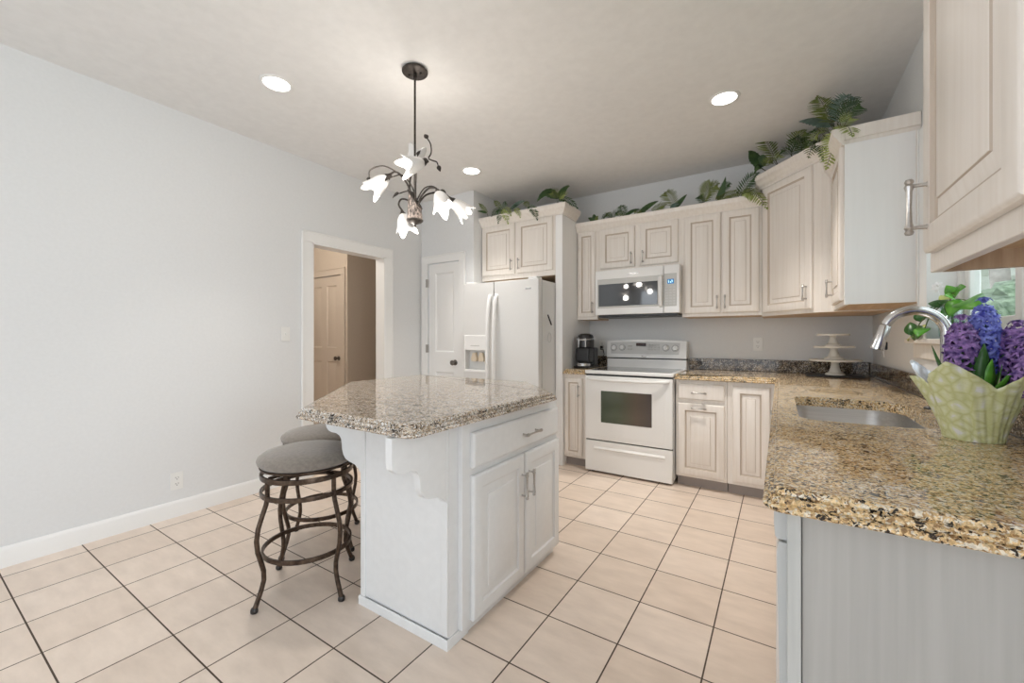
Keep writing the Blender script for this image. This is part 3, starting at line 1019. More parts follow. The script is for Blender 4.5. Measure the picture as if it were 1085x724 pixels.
# sink
t = thing('sink', 'undermount stainless steel sink basin set in the granite counter', 'sink', ((SK[0] + SK[1]) / 2, (SK[2] + SK[3]) / 2, GZ0 - 0.2))
mb = MB()
prev = None
for off, z in ((0.025, GZ0 - 0.001), (0.004, GZ0 - 0.001), (0.004, GZ0 - 0.012), (-0.004, GZ0 - 0.15), (-0.02, GZ0 - 0.185), (-0.05, GZ0 - 0.198), (-0.055, GZ0 - 0.198)):
    L = [mb.bm.verts.new((x, y, z)) for x, y in offset_poly(hole, off)]
    if prev:
        for j in range(len(L)): mb.face([prev[j], prev[(j + 1) % len(L)], L[(j + 1) % len(L)], L[j]])
    prev = L
mb.face(prev)
mb.build('basin', M['steel'], t, world=True)
mb = MB(); mb.lathe([(0.0, 0.0), (0.042, 0.0), (0.045, 0.003), (0.03, 0.004), (0.028, 0.001), (0.0, 0.001)], 24, (0.255, 2.2, GZ0 - 0.1985)); mb.build('drain', M['steel'], t, world=True)

# faucet
FX, FY = 0.517, 2.15
t = thing('faucet', 'brushed steel gooseneck pull-down faucet arching over the sink', 'faucet', (FX, FY, GZ1))
mb = MB(); mb.lathe([(0.032, 0), (0.032, 0.006), (0.028, 0.012), (0.026, 0.05), (0.024, 0.078), (0.0, 0.079)], 24); mb.build('base', M['faucet'], t)
pts, rs = [], []
for z in (0.07, 0.14, 0.20, 0.26):
    pts.append((0, 0, z)); rs.append(0.0175)
cx, cz, rr = -0.088, 0.305, 0.088
for k in range(17):
    a = PI * k / 16 * 0.87
    pts.append((cx + rr * math.cos(a), 0, cz + rr * math.sin(a))); rs.append(0.0175)
mb = MB(); mb.tube(pts, rs, 16); mb.build('neck', M['faucet'], t)
e, e0 = Vector(pts[-1]), Vector(pts[-2])
dr_ = Vector((-0.27, 0, -0.96)).normalized()
hp = [e, e + dr_ * 0.003, e + dr_ * 0.006, e + dr_ * 0.05, e + dr_ * 0.092, e + dr_ * 0.100]
mb = MB(); mb.tube(hp, [0.0176, 0.016, 0.018, 0.0195, 0.0240, 0.0230], 18); hd = mb.build('spray_head', M['faucet'], t)
mb = MB()
q = e + dr_ * 0.075
mb.box(q.x + 0.014, q.x + 0.026, q.y - 0.006, q.y + 0.006, q.z - 0.026, q.z + 0.006, 0.004, 2); mb.build('spray_button', M['black'], hd)
mb = MB(); mb.tube([(0, 0.02, 0.05), (0, 0.045, 0.055), (0.005, 0.062, 0.075), (0.01, 0.075, 0.12)], [0.010, 0.009, 0.007, 0.0055], 12); mb.build('lever', M['faucet'], t)
mb = MB(); mb.lathe([(0.022, 0), (0.022, 0.006), (0.018, 0.010), (0.0, 0.011)], 20)
tag(mb.build('hole_cap', M['black'], loc=None), 'small round black cap on the granite behind the sink', 'cap').location = (0.515, 2.33, GZ1)

# ------------------------------------------------------------------ island
IX0, IX1, IY0, IY1 = -1.594, -1.052, 1.205, 2.088
t = thing('kitchen_island', 'white painted kitchen island cabinet with two doors and one drawer', 'island', (-1.32, 1.65, 0))
mb = MB()
mb.box(-1.074, IX1, 1.262, IY1, 0.042, 0.869, 0.0015, 1)            # face frame side, looking right
mb.box(IX0, -1.074, IY0 + 0.006, IY1, 0.0, 0.869)
mb.build('island_body', M['white'], t, world=True)
mb = MB()
mb.box(IX0, IX0 + 0.030, IY0 - 0.006, IY0 + 0.006, 0.0, 0.869, 0.002, 1)
mb.box(-1.104, -1.074, IY0 - 0.006, IY0 + 0.006, 0.045, 0.869, 0.002, 1)
mb.box(IX0 + 0.03, -1.104, IY0 + 0.001, IY0 + 0.0065, 0.04, 0.869)
mb.build('end_panel', M['white'], t, world=True)
mb = MB()
BT = [(0, 0), (0.006, 0), (0.006, 0.032), (0.003, 0.040), (0, 0.040)]
mb.sweep([(IX0 - 0.001, IY1), (IX0 - 0.001, IY0 - 0.006), (-1.073, IY0 - 0.006), (-1.073, 1.32)], BT)
mb.build('base_trim', M['white'], t, world=True)


# right corbel: stands off the near face, in the Y-Z plane
CP = [(0.0, 0.0), (0.268, 0.0), (0.268, -0.088)]
CP += [(0.262, -0.108), (0.246, -0.122), (0.220, -0.128), (0.185, -0.128), (0.160, -0.136), (0.146, -0.152), (0.141, -0.175), (0.138, -0.205), (0.130, -0.228), (0.114, -0.246), (0.088, -0.256), (0.045, -0.264), (0.018, -0.280), (0.0, -0.300)]
mb = MB(); mb.prism([(-1.107, IY0 - 0.006 - d_, 0.868 + h_) for d_, h_ in CP], (0.032, 0, 0)); mb.build('corbel', M['white'], t, world=True)
# left corbel: stands off the seating side, flush with the near face
mb = MB(); mb.prism([(IX0 - d_, IY0 - 0.004, 0.868 + h_ * 0.93) for d_, h_ in CP], (0, 0.032, 0)); mb.build('corbel', M['white'], t, world=True)
Mi = Matrix.Translation((IX1, 1.262, 0)) @ Matrix.Rotation(R(90), 4, 'Z')
Ti = Matrix.Translation((1.32, -1.65, 0))


def isl_front(kind, a, b, c, d, h):
    mb = MB(); s = mb.mark()
    ring_door(mb, a, b, c, d, -0.001, raised=(kind == 'door'))
    mb.xf(s, Ti @ Mi)
    o = mb.build(kind, [M['white'], M['groove_w']], t)
    hd = pull(o, h[0], h[1], -0.02, h[2], L=0.13 if h[2] else 0.15, r=0.006, mat='nickel')
    hd.data.transform(Ti @ Mi)


isl_front('drawer', 0.050, 0.808, 0.676, 0.820, (0.49, 0.742, False))
isl_front('door', 0.052, 0.446, 0.058, 0.645, (0.418, 0.502, True))
isl_front('door', 0.456, 0.818, 0.058, 0.645, (0.484, 0.502, True))
mb = MB(); mb.box(-1.60, -1.09, 1.33, IY1 - 0.01, 0.0, 0.042); mb.build('toe_kick', M['white'], t, world=True)

ipoly = round_poly([(-1.665, 0.940), (-0.998, 0.940), (-0.998, 1.985), (-1.41, 2.390), (-2.410, 2.390), (-2.410, 1.700)], [0.02, 0.045, 0.02, 0.02, 0.02, 0.02])
mb = MB(); slab(mb, ipoly, [(o_, z_) for o_, z_ in EDGE])
tag(mb.build('island_countertop', M['granite_pale'], loc=(-1.7, 1.66, GZ0), sharp=11), 'polished speckled granite top with clipped corners on the island', 'countertop')


# ------------------------------------------------------------------ range
t = thing('range', 'white freestanding electric range with a glass cooktop', 'range', (-1.105, 3.85, 0))
rx0, rx1 = -1.486, -0.724
mb = MB()
mb.box(rx0, rx1, 3.555, 4.17, 0.035, 0.875, 0.003, 1)
mb.box(rx0 + 0.01, rx1 - 0.01, 3.565, 4.1, 0.012, 0.035)
mb.build('body', M['appl'], t, world=True)
mb = MB(); mb.box(rx0 + 0.004, rx1 - 0.004, 3.540, 3.556, 0.035, 0.875); mb.build('front_gap', M['seam'], t, world=True)
mb = MB()
mb.box(rx0 - 0.003, rx1 + 0.003, 3.520, 4.12, 0.884, 0.915, 0.008, 3)
ct = mb.build('cooktop_rim', M['appl'], t, world=True)
mb = MB(); mb.box(rx0 + 0.03, rx1 - 0.03, 3.575, 4.07, 0.9145, 0.9172, 0.001, 1); mb.build('glass_cooktop', M['cooktop'], ct, world=True)
# backguard, slightly crowned along the top
mb = MB()
n = 14
pf = []
for k in range(n + 1):
    u = k / n
    pf.append((rx0 + (rx1 - rx0) * u, 1.176 + 0.014 * (1 - (2 * u - 1) ** 2)))
front = [(x, 4.075, z) for x, z in pf]
mb.prism([(rx0, 4.085, 1.012)] + [(rx1, 4.085, 1.012)] + [(x, 4.085 + (z - 1.012) * 0.12, z) for x, z in reversed(pf)], (0, 0.095, 0))
mb.box(rx0, rx1, 4.095, 4.185, 0.875, 1.000, 0.004, 2)
bg = mb.build('backguard', M['appl'], t, world=True)
mb = MB(); mb.box(rx0 + 0.002, rx1 - 0.002, 4.10, 4.17, 0.998, 1.014); mb.build('shadow_gap', M['seam'], bg, world=True)
mb = MB()
n = 14
pp = [(-1.448 + (0.667) * k / n, 1.158 + 0.012 * (1 - (2 * k / n - 1) ** 2)) for k in range(n + 1)]
mb.prism([(-1.440, 4.0855, 1.050), (-0.789, 4.0855, 1.050)] + [(x, 4.0855 + (z - 1.05) * 0.12, z) for x, z in reversed(pp)], (0, -0.003, 0))
mb.build('control_panel', M['grey_plast'], bg, world=True)
mb = MB(); mb.box(-1.187, -1.092, 4.083, 4.088 + 0.004, 1.127, 1.158, 0.002, 1); mb.build('clock_display', M['led'], bg, world=True)
mb = MB()
for i in range(3):
    for j in range(4):
        mb.box(-1.075 + 0.03 * j, -1.055 + 0.03 * j, 4.0815, 4.087 + 0.004, 1.088 + 0.022 * i, 1.100 + 0.022 * i, 0.001, 1)
for j in range(4):
    mb.box(-1.245 - 0.024 * (j % 2), -1.229 - 0.024 * (j % 2), 4.0815, 4.091, 1.09 + 0.03 * (j // 2), 1.104 + 0.03 * (j // 2), 0.001, 1)
o = mb.build('keypad', M['mw_panel'], bg, world=True); o['kind'] = 'stuff'
mb = MB(); mb.box(-1.135, -1.085, 4.080, 4.088, 1.022, 1.034, 0.004, 2); mb.build('badge', M['silver'], bg, world=True)
for kx, kz in ((-1.413, 1.108), (-1.328, 1.112), (-0.906, 1.112), (-0.822, 1.108)):
    mb = MB(); s = mb.mark()
    mb.lathe([(0.027, 0), (0.027, 0.004), (0.023, 0.006), (0.022, 0.020), (0.020, 0.024), (0.0, 0.025)], 24)
    mb.box(-0.0055, 0.0055, -0.021, 0.021, 0.02, 0.032, 0.002, 1)
    mb.xf(s, Matrix.Translation((kx, 4.092, kz)) @ Matrix.Rotation(R(83 + 0), 4, 'X'))
    kb = mb.build('knob', M['appl'], bg, world=True)
    mb = MB(); s = mb.mark(); mb.lathe([(0.026, 0.0005), (0.0325, 0.0005), (0.0325, 0.003), (0.026, 0.003), (0.026, 0.0005)], 28, caps=False)
    mb.xf(s, Matrix.Translation((kx, 4.092, kz)) @ Matrix.Rotation(R(83), 4, 'X'))
    mb.build('dial_ring', M['dial'], kb, world=True)
# oven door with window, bowed handle
mb = MB()
mb.box(rx0 + 0.004, rx1 - 0.004, 3.513, 3.548, 0.298, 0.868, 0.006, 2)
od = mb.build('oven_door', M['appl'], t, world=True)
mb = MB(); mb.box(-1.43, -0.782, 3.5105, 3.516, 0.335, 0.825, 0.004, 2); pn = mb.build('door_panel', M['appl'], od, world=True)
mb = MB(); mb.box(-1.332, -0.890, 3.5075, 3.515, 0.458, 0.738, 0.004, 2); mb.build('oven_window', M['oven_glass'], od, loc=None, world=True)
mb = MB()
hp = []
for k in range(17):
    u = k / 16
    hp.append((rx0 + 0.03 + (rx1 - rx0 - 0.06) * u, 3.512 - 0.055 * math.sin(PI * min(1, max(0, u))) ** 0.35, 0.845 - 0.006 * math.sin(PI * u)))
mb.tube(hp, 0.014, 12); mb.build('oven_handle', M['appl'], od, world=True)
mb = MB(); mb.box(rx0 + 0.004, rx1 - 0.004, 3.513, 3.548, 0.018, 0.287, 0.006, 2)
dw = mb.build('storage_drawer', M['appl'], t, world=True)
mb = MB()
mb.prism([(-1.395, 3.5135, 0.212), (-1.395, 3.5035, 0.222), (-1.395, 3.5085, 0.236), (-1.395, 3.5135, 0.240)], (0.61, 0, 0)); mb.build('finger_ridge', M['appl'], dw, world=True)
for fx in (rx0 + 0.06, rx1 - 0.06):
    for fy_ in (3.575, 4.08):
        mb = MB(); mb.lathe([(0.02, 0), (0.02, 0.008), (0.01, 0.010), (0.01, 0.022)], 12, (fx, fy_, 0.0)); mb.build('foot', M['black'], t, world=True)

# ------------------------------------------------------------------ microwave
t = thing('microwave', 'white over-the-range microwave with a dark window', 'microwave', (-1.105, 3.98, 1.42))
mx0, mx1, my = -1.487, -0.723, 3.79
mb = MB(); mb.box(mx0, mx1, my, BY - 0.002, 1.425, 1.845, 0.004, 2); mb.build('body', M['appl'], t, world=True)
mb = MB(); mb.box(mx0 + 0.02, mx1 - 0.02, my + 0.015, 4.15, 1.405, 1.427, 0.004, 1); mb.build('vent_base', M['black'], t, world=True)
mb = MB(); mb.box(mx0, -0.857, my - 0.022, my - 0.001, 1.425, 1.845, 0.006, 2); dr = mb.build('door', M['appl'], t, world=True)
mb = MB(); mb.box(-1.465, -0.861, my - 0.0245, my - 0.018, 1.487, 1.762, 0.003, 1); fr = mb.build('window_frame', M['mw_panel'], dr, world=True)
mb = MB(); mb.box(-1.452, -0.905, my - 0.0265, my - 0.020, 1.505, 1.713, 0.002, 1); mb.build('window', M['mw_glass'], dr, world=True)
mb = MB(); mb.tube([(-0.877, my - 0.022, 1.485), (-0.877, my - 0.045, 1.50), (-0.877, my - 0.052, 1.55), (-0.877, my - 0.054, 1.62), (-0.877, my - 0.052, 1.69), (-0.877, my - 0.045, 1.742), (-0.877, my - 0.022, 1.757)], 0.017, 12, flat=0.7); mb.build('handle', M['appl'], dr, world=True)
mb = MB(); mb.box(-1.16, -1.08, my - 0.0235, my - 0.02, 1.792, 1.803, 0.001, 1); mb.build('badge', M['silver'], dr, world=True)
mb = MB(); mb.box(-0.854, mx1, my - 0.022, my - 0.001, 1.425, 1.845, 0.006, 2); cp = mb.build('control_panel', M['appl'], t, world=True)
mb = MB(); mb.box(-0.849, -0.745, my - 0.0245, my - 0.018, 1.483, 1.770, 0.003, 1); mb.build('keypad_plate', M['mw_panel'], cp, world=True)
mb = MB(); mb.box(-0.822, -0.768, my - 0.0265, my - 0.02, 1.678, 1.720, 0.002, 1); mb.build('display', M['lcd'], cp, world=True)
mb = MB()
for a, b, c, d in ((-0.812, -0.808, 1.688, 1.710), (-0.797, -0.793, 1.689, 1.698), (-0.789, -0.780, 1.705, 1.709), (-0.783, -0.780, 1.690, 1.709), (-0.797, -0.788, 1.689, 1.692)):
    mb.box(a, b, my - 0.0272, my - 0.026, c, d)
mb.build('display_digits', M['lcd_text'], cp, world=True)
mb = MB()
for i in range(7):
    for j in range(3):
        mb.box(-0.838 + 0.031 * j, -0.816 + 0.031 * j, my - 0.0262, my - 0.02, 1.497 + 0.0245 * i, 1.511 + 0.0245 * i, 0.001, 1)
o = mb.build('keys', M['grey_plast'], cp, world=True); o['kind'] = 'stuff'

# ------------------------------------------------------------------ refrigerator
t = thing('refrigerator', 'white side by side refrigerator with an ice dispenser', 'refrigerator', (-2.23, 3.6, 0))
fx0, fx1, fyf = -2.658, -1.802, 3.215
mb = MB(); mb.box(fx0 + 0.004, fx1 - 0.001, fyf + 0.075, 4.05, 0.03, 1.735, 0.006, 2); mb.box(fx0 + 0.03, fx1 - 0.03, fyf + 0.09, 3.6, 0.0, 0.03)
mb.build('body', M['appl_tex'], t, world=True)
mb = MB(); mb.box(fx0 + 0.012, fx1 - 0.012, fyf + 0.062, fyf + 0.076, 0.09, 1.73); mb.build('gasket', M['seam'], t, world=True)
sm = -2.288
# freezer door with a dispenser recess cut in
da, db, dc, dd = -2.632, -2.384, 0.885, 1.085
mb = MB()
for (a, b, c, d) in ((fx0, da, 0.09, 1.742), (db, sm - 0.004, 0.09, 1.742), (da, db, 0.09, dc), (da, db, dd, 1.742)):
    mb.box(a, b, fyf, fyf + 0.062, c, d)
mb.box(da, db, fyf + 0.058, fyf + 0.062, dc, dd)
fd = mb.build('freezer_door', M['appl_tex'], t, world=True)
mb = MB()
for (a, b, c, d) in ((-2.648, -2.632, 0.87, 1.232), (-2.384, -2.370, 0.87, 1.232), (-2.632, -2.384, 1.085, 1.232), (-2.632, -2.384, 0.87, 0.895)):
    mb.box(a, b, fyf - 0.008, fyf + 0.002, c, d, 0.003, 1)
dp_ = mb.build('dispenser_frame', M['appl'], fd, world=True)
mb = MB(); mb.box(-2.565, -2.455, fyf - 0.0095, fyf - 0.006, 1.128, 1.136, 0.001, 1); mb.build('dispenser_label', M['mw_panel'], dp_, world=True)
for px_ in (-2.545, -2.458):
    mb = MB()
    mb.prism([(px_ - 0.028, fyf + 0.02, 0.975), (px_ + 0.028, fyf + 0.02, 0.975), (px_ + 0.034, fyf + 0.02, 1.005), (px_ + 0.014, fyf + 0.02, 1.062), (px_ - 0.014, fyf + 0.02, 1.062), (px_ - 0.034, fyf + 0.02, 1.005)], (0, 0.03, 0))
    mb.build('dispenser_paddle', M['cream_plast'], fd, world=True)
mb = MB(); mb.box(da + 0.004, db - 0.004, fyf + 0.004, fyf + 0.056, dc, dc + 0.012); mb.build('drip_tray', M['grey_plast'], fd, world=True)
mb = MB(); mb.box(sm + 0.004, fx1, fyf, fyf + 0.062, 0.09, 1.742, 0.006, 3); rd = mb.build('refrigerator_door', M['appl_tex'], t, world=True)
for px_, par in ((-2.326, fd), (-2.252, rd)):
    mb = MB()
    zs = [0.55, 0.60, 0.72, 0.90, 1.08, 1.26, 1.42, 1.54, 1.595, 1.612]
    ys = [0.0, 0.022, 0.045, 0.054, 0.056, 0.054, 0.045, 0.030, 0.014, 0.0]
    mb.tube([(px_, fyf - y_, z_) for y_, z_ in zip(ys, zs)], 0.020, 12, flat=0.75); mb.build('handle', M['appl'], par, world=True)
mb = MB(); mb.box(-1.938, -1.874, fyf - 0.002, fyf + 0.002, 1.648, 1.662, 0.001, 1); mb.build('badge', M['silver'], rd, world=True)
for hx in (-1.88, -2.60):
    mb = MB(); mb.box(hx - 0.045, hx + 0.045, fyf + 0.025, fyf + 0.13, 1.742, 1.765, 0.006, 2); mb.build('hinge_cover', M['appl'], t, world=True)
mb = MB(); mb.tube([(fx1 + 0.006, 3.385, 1.420), (fx1 + 0.006, 3.455, 1.330)], [0.006, 0.007], 8)
tag(mb.build('pen', M['black'], loc=(fx1 + 0.006, 3.42, 1.375)), 'black pen clipped to the right side of the refrigerator', 'pen')
mb = MB()
rg = [(fx1 + 0.004, 3.42 + 0.034 * math.cos(2 * PI * k / 20), 1.21 + 0.045 * math.sin(2 * PI * k / 20)) for k in range(20)]
mb.tube(rg, 0.003, 6, closed=True)
tag(mb.build('hook_ring', M['grey_plast'], loc=(fx1 + 0.004, 3.42, 1.21)), 'thin grey ring hanging on the refrigerator side below the pen', 'ring')


# ------------------------------------------------------------------ bar stools
def make_stool():
    t = thing('bar_stool', 'x', 'stool', group='bar stools at the island')
    n = 40
    mb = MB(); mb.lathe([(0.0, 0.604), (0.17, 0.604), (0.205, 0.607), (0.216, 0.618), (0.219, 0.630), (0.214, 0.642), (0.195, 0.656), (0.15, 0.668), (0.09, 0.674), (0.03, 0.676), (0.0, 0.676)], n)
    mb.build('seat_cushion', M['velvet'], t)
    mb = MB(); mb.lathe([(0.0, 0.594), (0.205, 0.594), (0.208, 0.598), (0.208, 0.603), (0.0, 0.603)], n)
    mb.build('seat_rim', M['bronze'], t)
    mb = MB(); mb.lathe([(0.0, 0.572), (0.075, 0.572), (0.075, 0.576), (0.05, 0.580), (0.05, 0.592), (0.0, 0.593)], 24)
    for a in (0, 90):
        s = mb.mark(); mb.box(-0.185, 0.185, -0.014, 0.014, 0.566, 0.573); mb.xf(s, Matrix.Rotation(R(a), 4, 'Z'))
    mb.build('swivel_plate', M['bronze'], t)

    def ring(r, z, w, h):
        mb = MB()
        mb.lathe([(r - w, z - h), (r, z - h), (r + 0.001, z), (r, z + h), (r - w, z + h), (r - w, z - h)], n, caps=False)
        return mb
    ring(0.205, 0.562, 0.010, 0.011).build('upper_ring', M['bronze'], t)
    ring(0.205, 0.482, 0.010, 0.010).build('lower_ring', M['bronze'], t)
    ring(0.198, 0.205, 0.009, 0.010).build('foot_ring', M['bronze'], t)
    for k in range(4):
        a = k * PI / 2
        prof = [(0.196, 0.555), (0.196, 0.52), (0.196, 0.485), (0.202, 0.455), (0.219, 0.41), (0.236, 0.36), (0.243, 0.31), (0.238, 0.26), (0.224, 0.21), (0.212, 0.165), (0.211, 0.125), (0.222, 0.085), (0.238, 0.045), (0.250, 0.014)]
        mb = MB()
        mb.tube([(r * math.cos(a), r * math.sin(a), z) for r, z in prof], [0.0105] * 13 + [0.0115], 10)
        lg = mb.build('leg', M['bronze'], t)
        mb = MB(); mb.lathe([(0.013, 0.0), (0.0155, 0.004), (0.0155, 0.014), (0.012, 0.022), (0.0, 0.022)], 14, (0.252 * math.cos(a), 0.252 * math.sin(a), 0)); mb.build('foot_cap', M['rubber'], lg)
    return t


st = make_stool()
st.location = (-1.937, 1.157, 0); st.rotation_euler.z = R(2)
st['label'] = 'nearer bar stool, round taupe seat on four curved bronze legs'
st2 = dup(st)
st2.location = (-2.282, 1.452, 0); st2.rotation_euler.z = R(4)
st2['label'] = 'farther bar stool, mostly hidden behind the nearer stool'

# ------------------------------------------------------------------ coffee maker
t = thing('coffee_maker', 'black single cup coffee maker with a silver collar beside the range', 'coffee maker', (-1.605, 3.84, GZ1))
mb = MB(); mb.box(-0.085, 0.085, -0.13, 0.13, 0.002, 0.020, 0.008, 3); mb.box(-0.075, 0.075, 0.00, 0.125, 0.018, 0.20, 0.018, 4); mb.build('body', M['black'], t)
mb = MB()
mb.lathe([(0.066, 0.0), (0.074, 0.01), (0.076, 0.06), (0.074, 0.10), (0.064, 0.128), (0.04, 0.140), (0.0, 0.142)], 28, (0, -0.035, 0.195), scal=lambda a, z: 1.0 + (0.45 if math.sin(a) > 0 else 0.0) * max(0, math.sin(a)) ** 2)
hd = mb.build('brew_head', M['black'], t)
mb = MB(); mb.tube([(0.072 * math.cos(a), -0.035 + 0.079 * math.sin(a), 0.285 + 0.012 * math.sin(a)) for a in [R(x) for x in range(170, 371, 10)]], 0.008, 8); mb.build('collar', M['silver'], hd)
for sx in (-0.035, 0.035):
    mb = MB(); mb.tube([(sx, -0.112, 0.205), (sx, -0.114, 0.29)], 0.007, 8); mb.build('head_trim', M['silver'], hd)
mb = MB(); mb.lathe([(0.06, 0), (0.066, 0.005), (0.066, 0.028), (0.060, 0.032), (0.0, 0.032)], 28, (0, -0.07, 0.018)); mb.build('drip_tray', M['silver'], t)
mb = MB(); mb.box(-0.072, 0.072, -0.112, 0.01, 0.052, 0.200, 0.022, 4); mb.build('cup_bay', M['black'], t)
mb = MB(); mb.box(-0.098, -0.078, -0.02, 0.115, 0.02, 0.30, 0.006, 2); mb.build('water_tank', pmat('smoky_tank', (0.20, 0.17, 0.15), 0.1), t)
mb = MB(); mb.box(-1.590, -1.564, BY - 0.036, BY - 0.008, 1.100, 1.124, 0.004, 2)
pts = [(-1.577, BY - 0.03, 1.108), (-1.575, BY - 0.06, 1.09), (-1.53, BY - 0.10, 1.085), (-1.512, BY - 0.12, 1.04), (-1.53, BY - 0.14, 0.985), (-1.57, BY - 0.16, 0.945), (-1.59, BY - 0.2, 0.925)]
mb.tube(pts, 0.0045, 8)
tag(mb.build('power_cord', M['black'], loc=(-1.577, BY - 0.03, 1.1)), 'black power cord plugged in behind the coffee maker', 'cord')


# ------------------------------------------------------------------ outlets and switch
def outlet(label, loc, rz, duplex=True, cat='outlet'):
    t = thing('wall_outlet' if duplex else 'light_switch', label, cat, loc, rz, 'wall outlets' if duplex else None)
    mb = MB(); mb.box(-0.036, 0.036, -0.0065, -0.0005, -0.058, 0.058, 0.003, 2); mb.build('cover_plate', M['plate'], t)
    if duplex:
        for dz in (-0.02, 0.02):
            mb = MB(); s = mb.mark(); mb.lathe([(0.0165, 0), (0.0165, 0.002), (0.0, 0.002)], 18)
            mb.xf(s, Matrix.Translation((0, -0.0063, dz)) @ Matrix.Rotation(R(90), 4, 'X')); r = mb.build('receptacle', M['plate'], t)
            mb = MB()
            mb.box(-0.0085, -0.006, -0.0090, -0.008, dz - 0.001, dz + 0.008); mb.box(0.006, 0.0085, -0.0090, -0.008, dz - 0.001, dz + 0.008); mb.box(-0.0025, 0.0025, -0.0090, -0.008, dz - 0.010, dz - 0.005)
            mb.build('slots', M['slot'], r)
    else:
        mb = MB(); mb.box(-0.006, 0.006, -0.016, -0.005, -0.006, 0.012, 0.002, 1); mb.build('toggle', M['plate'], t)
    return t


outlet('white duplex outlet low on the long left wall', (LX, 1.113, 0.24), R(90))
outlet('white light switch on the left wall beside the doorway', (LX, 1.845, 1.238), R(90), False, 'switch')
outlet('white outlet on the back wall right of the range', (-0.159, BY, 1.152), 0)
outlet('white outlet on the back wall behind the coffee maker', (-1.577, BY, 1.125), 0)
outlet('white outlet on the right wall behind the faucet arch', (RX, 3.80, 1.13), R(-90))

# ------------------------------------------------------------------ cake stands on a tray
mb = MB()
slab(mb, round_poly([(0.17, 3.82), (0.53, 3.82), (0.53, 4.10), (0.17, 4.10)], 0.02), [(-0.01, GZ1 + 0.0005), (0, GZ1 + 0.004), (0, GZ1 + 0.010), (-0.004, GZ1 + 0.012)])
tag(mb.build('tray', M['tray'], loc=(0.35, 3.96, GZ1)), 'flat black tray under the stacked cake stands', 'tray')


def cake_stand(loc, r, h, label):
    t = thing('cake_stand', label, 'cake stand', loc, group='stacked white cake stands')
    b = min(0.062, r * 0.5)
    mb = MB(); mb.lathe([(b, 0), (b, 0.004), (b * 0.93, 0.012), (b * 0.62, 0.022), (b * 0.45, h * 0.5), (b * 0.38, h - 0.03), (b * 0.46, h - 0.016), (b * 0.5, h - 0.012)], 28); mb.build('pedestal', M['ceramic'], t)
    sc = lambda a, z: 1 + (0.018 * abs(math.sin(a * 14)) if z < h - 0.004 else 0.0)
    mb = MB(); mb.lathe([(0.0, h - 0.011), (r * 0.9, h - 0.008), (r * 0.965, h - 0.012), (r * 0.985, h - 0.014), (r, h - 0.003), (r * 0.985, h), (r * 0.90, h - 0.002), (0.0, h - 0.002)], 112, scal=sc); mb.build('plate', M['ceramic'], t)


cake_stand((0.352, 3.955, GZ1 + 0.012), 0.162, 0.118, 'bottom and widest of the three stacked white cake stands')
cake_stand((0.345, 3.955, GZ1 + 0.130), 0.126, 0.100, 'middle one of the three stacked white cake stands')
cake_stand((0.340, 3.955, GZ1 + 0.230), 0.102, 0.092, 'top and smallest of the three stacked white cake stands')


# ------------------------------------------------------------------ foliage helpers
def leaf_blade(mb, base, d, up, L, W, curl=0.25, mi=0, seg=5, fold=0.25):
    """one leaf: midrib from base along d, bending toward -up"""
    d = Vector(d).normalized(); up = Vector(up)
    side = d.cross(up)
    side = side.normalized() if side.length > 1e-5 else d.orthogonal().normalized()
    nrm = side.cross(d).normalized()
    rows = []
    for k in range(seg + 1):
        u = k / seg
        c = Vector(base) + d * (L * u * (1 - 0.12 * curl * u)) - nrm * (curl * L * u * u)
        w = W * 0.5 * (math.sin(PI * (u ** 0.75)) ** 0.85 if 0 < u < 1 else 0.02)
        w = max(w, 0.0006)
        rows.append([mb.bm.verts.new(c - side * w + nrm * w * fold), mb.bm.verts.new(c), mb.bm.verts.new(c + side * w + nrm * w * fold)])
    for a, b in zip(rows, rows[1:]):
        mb.face([a[0], a[1], b[1], b[0]], mi); mb.face([a[1], a[2], b[2], b[1]], mi)


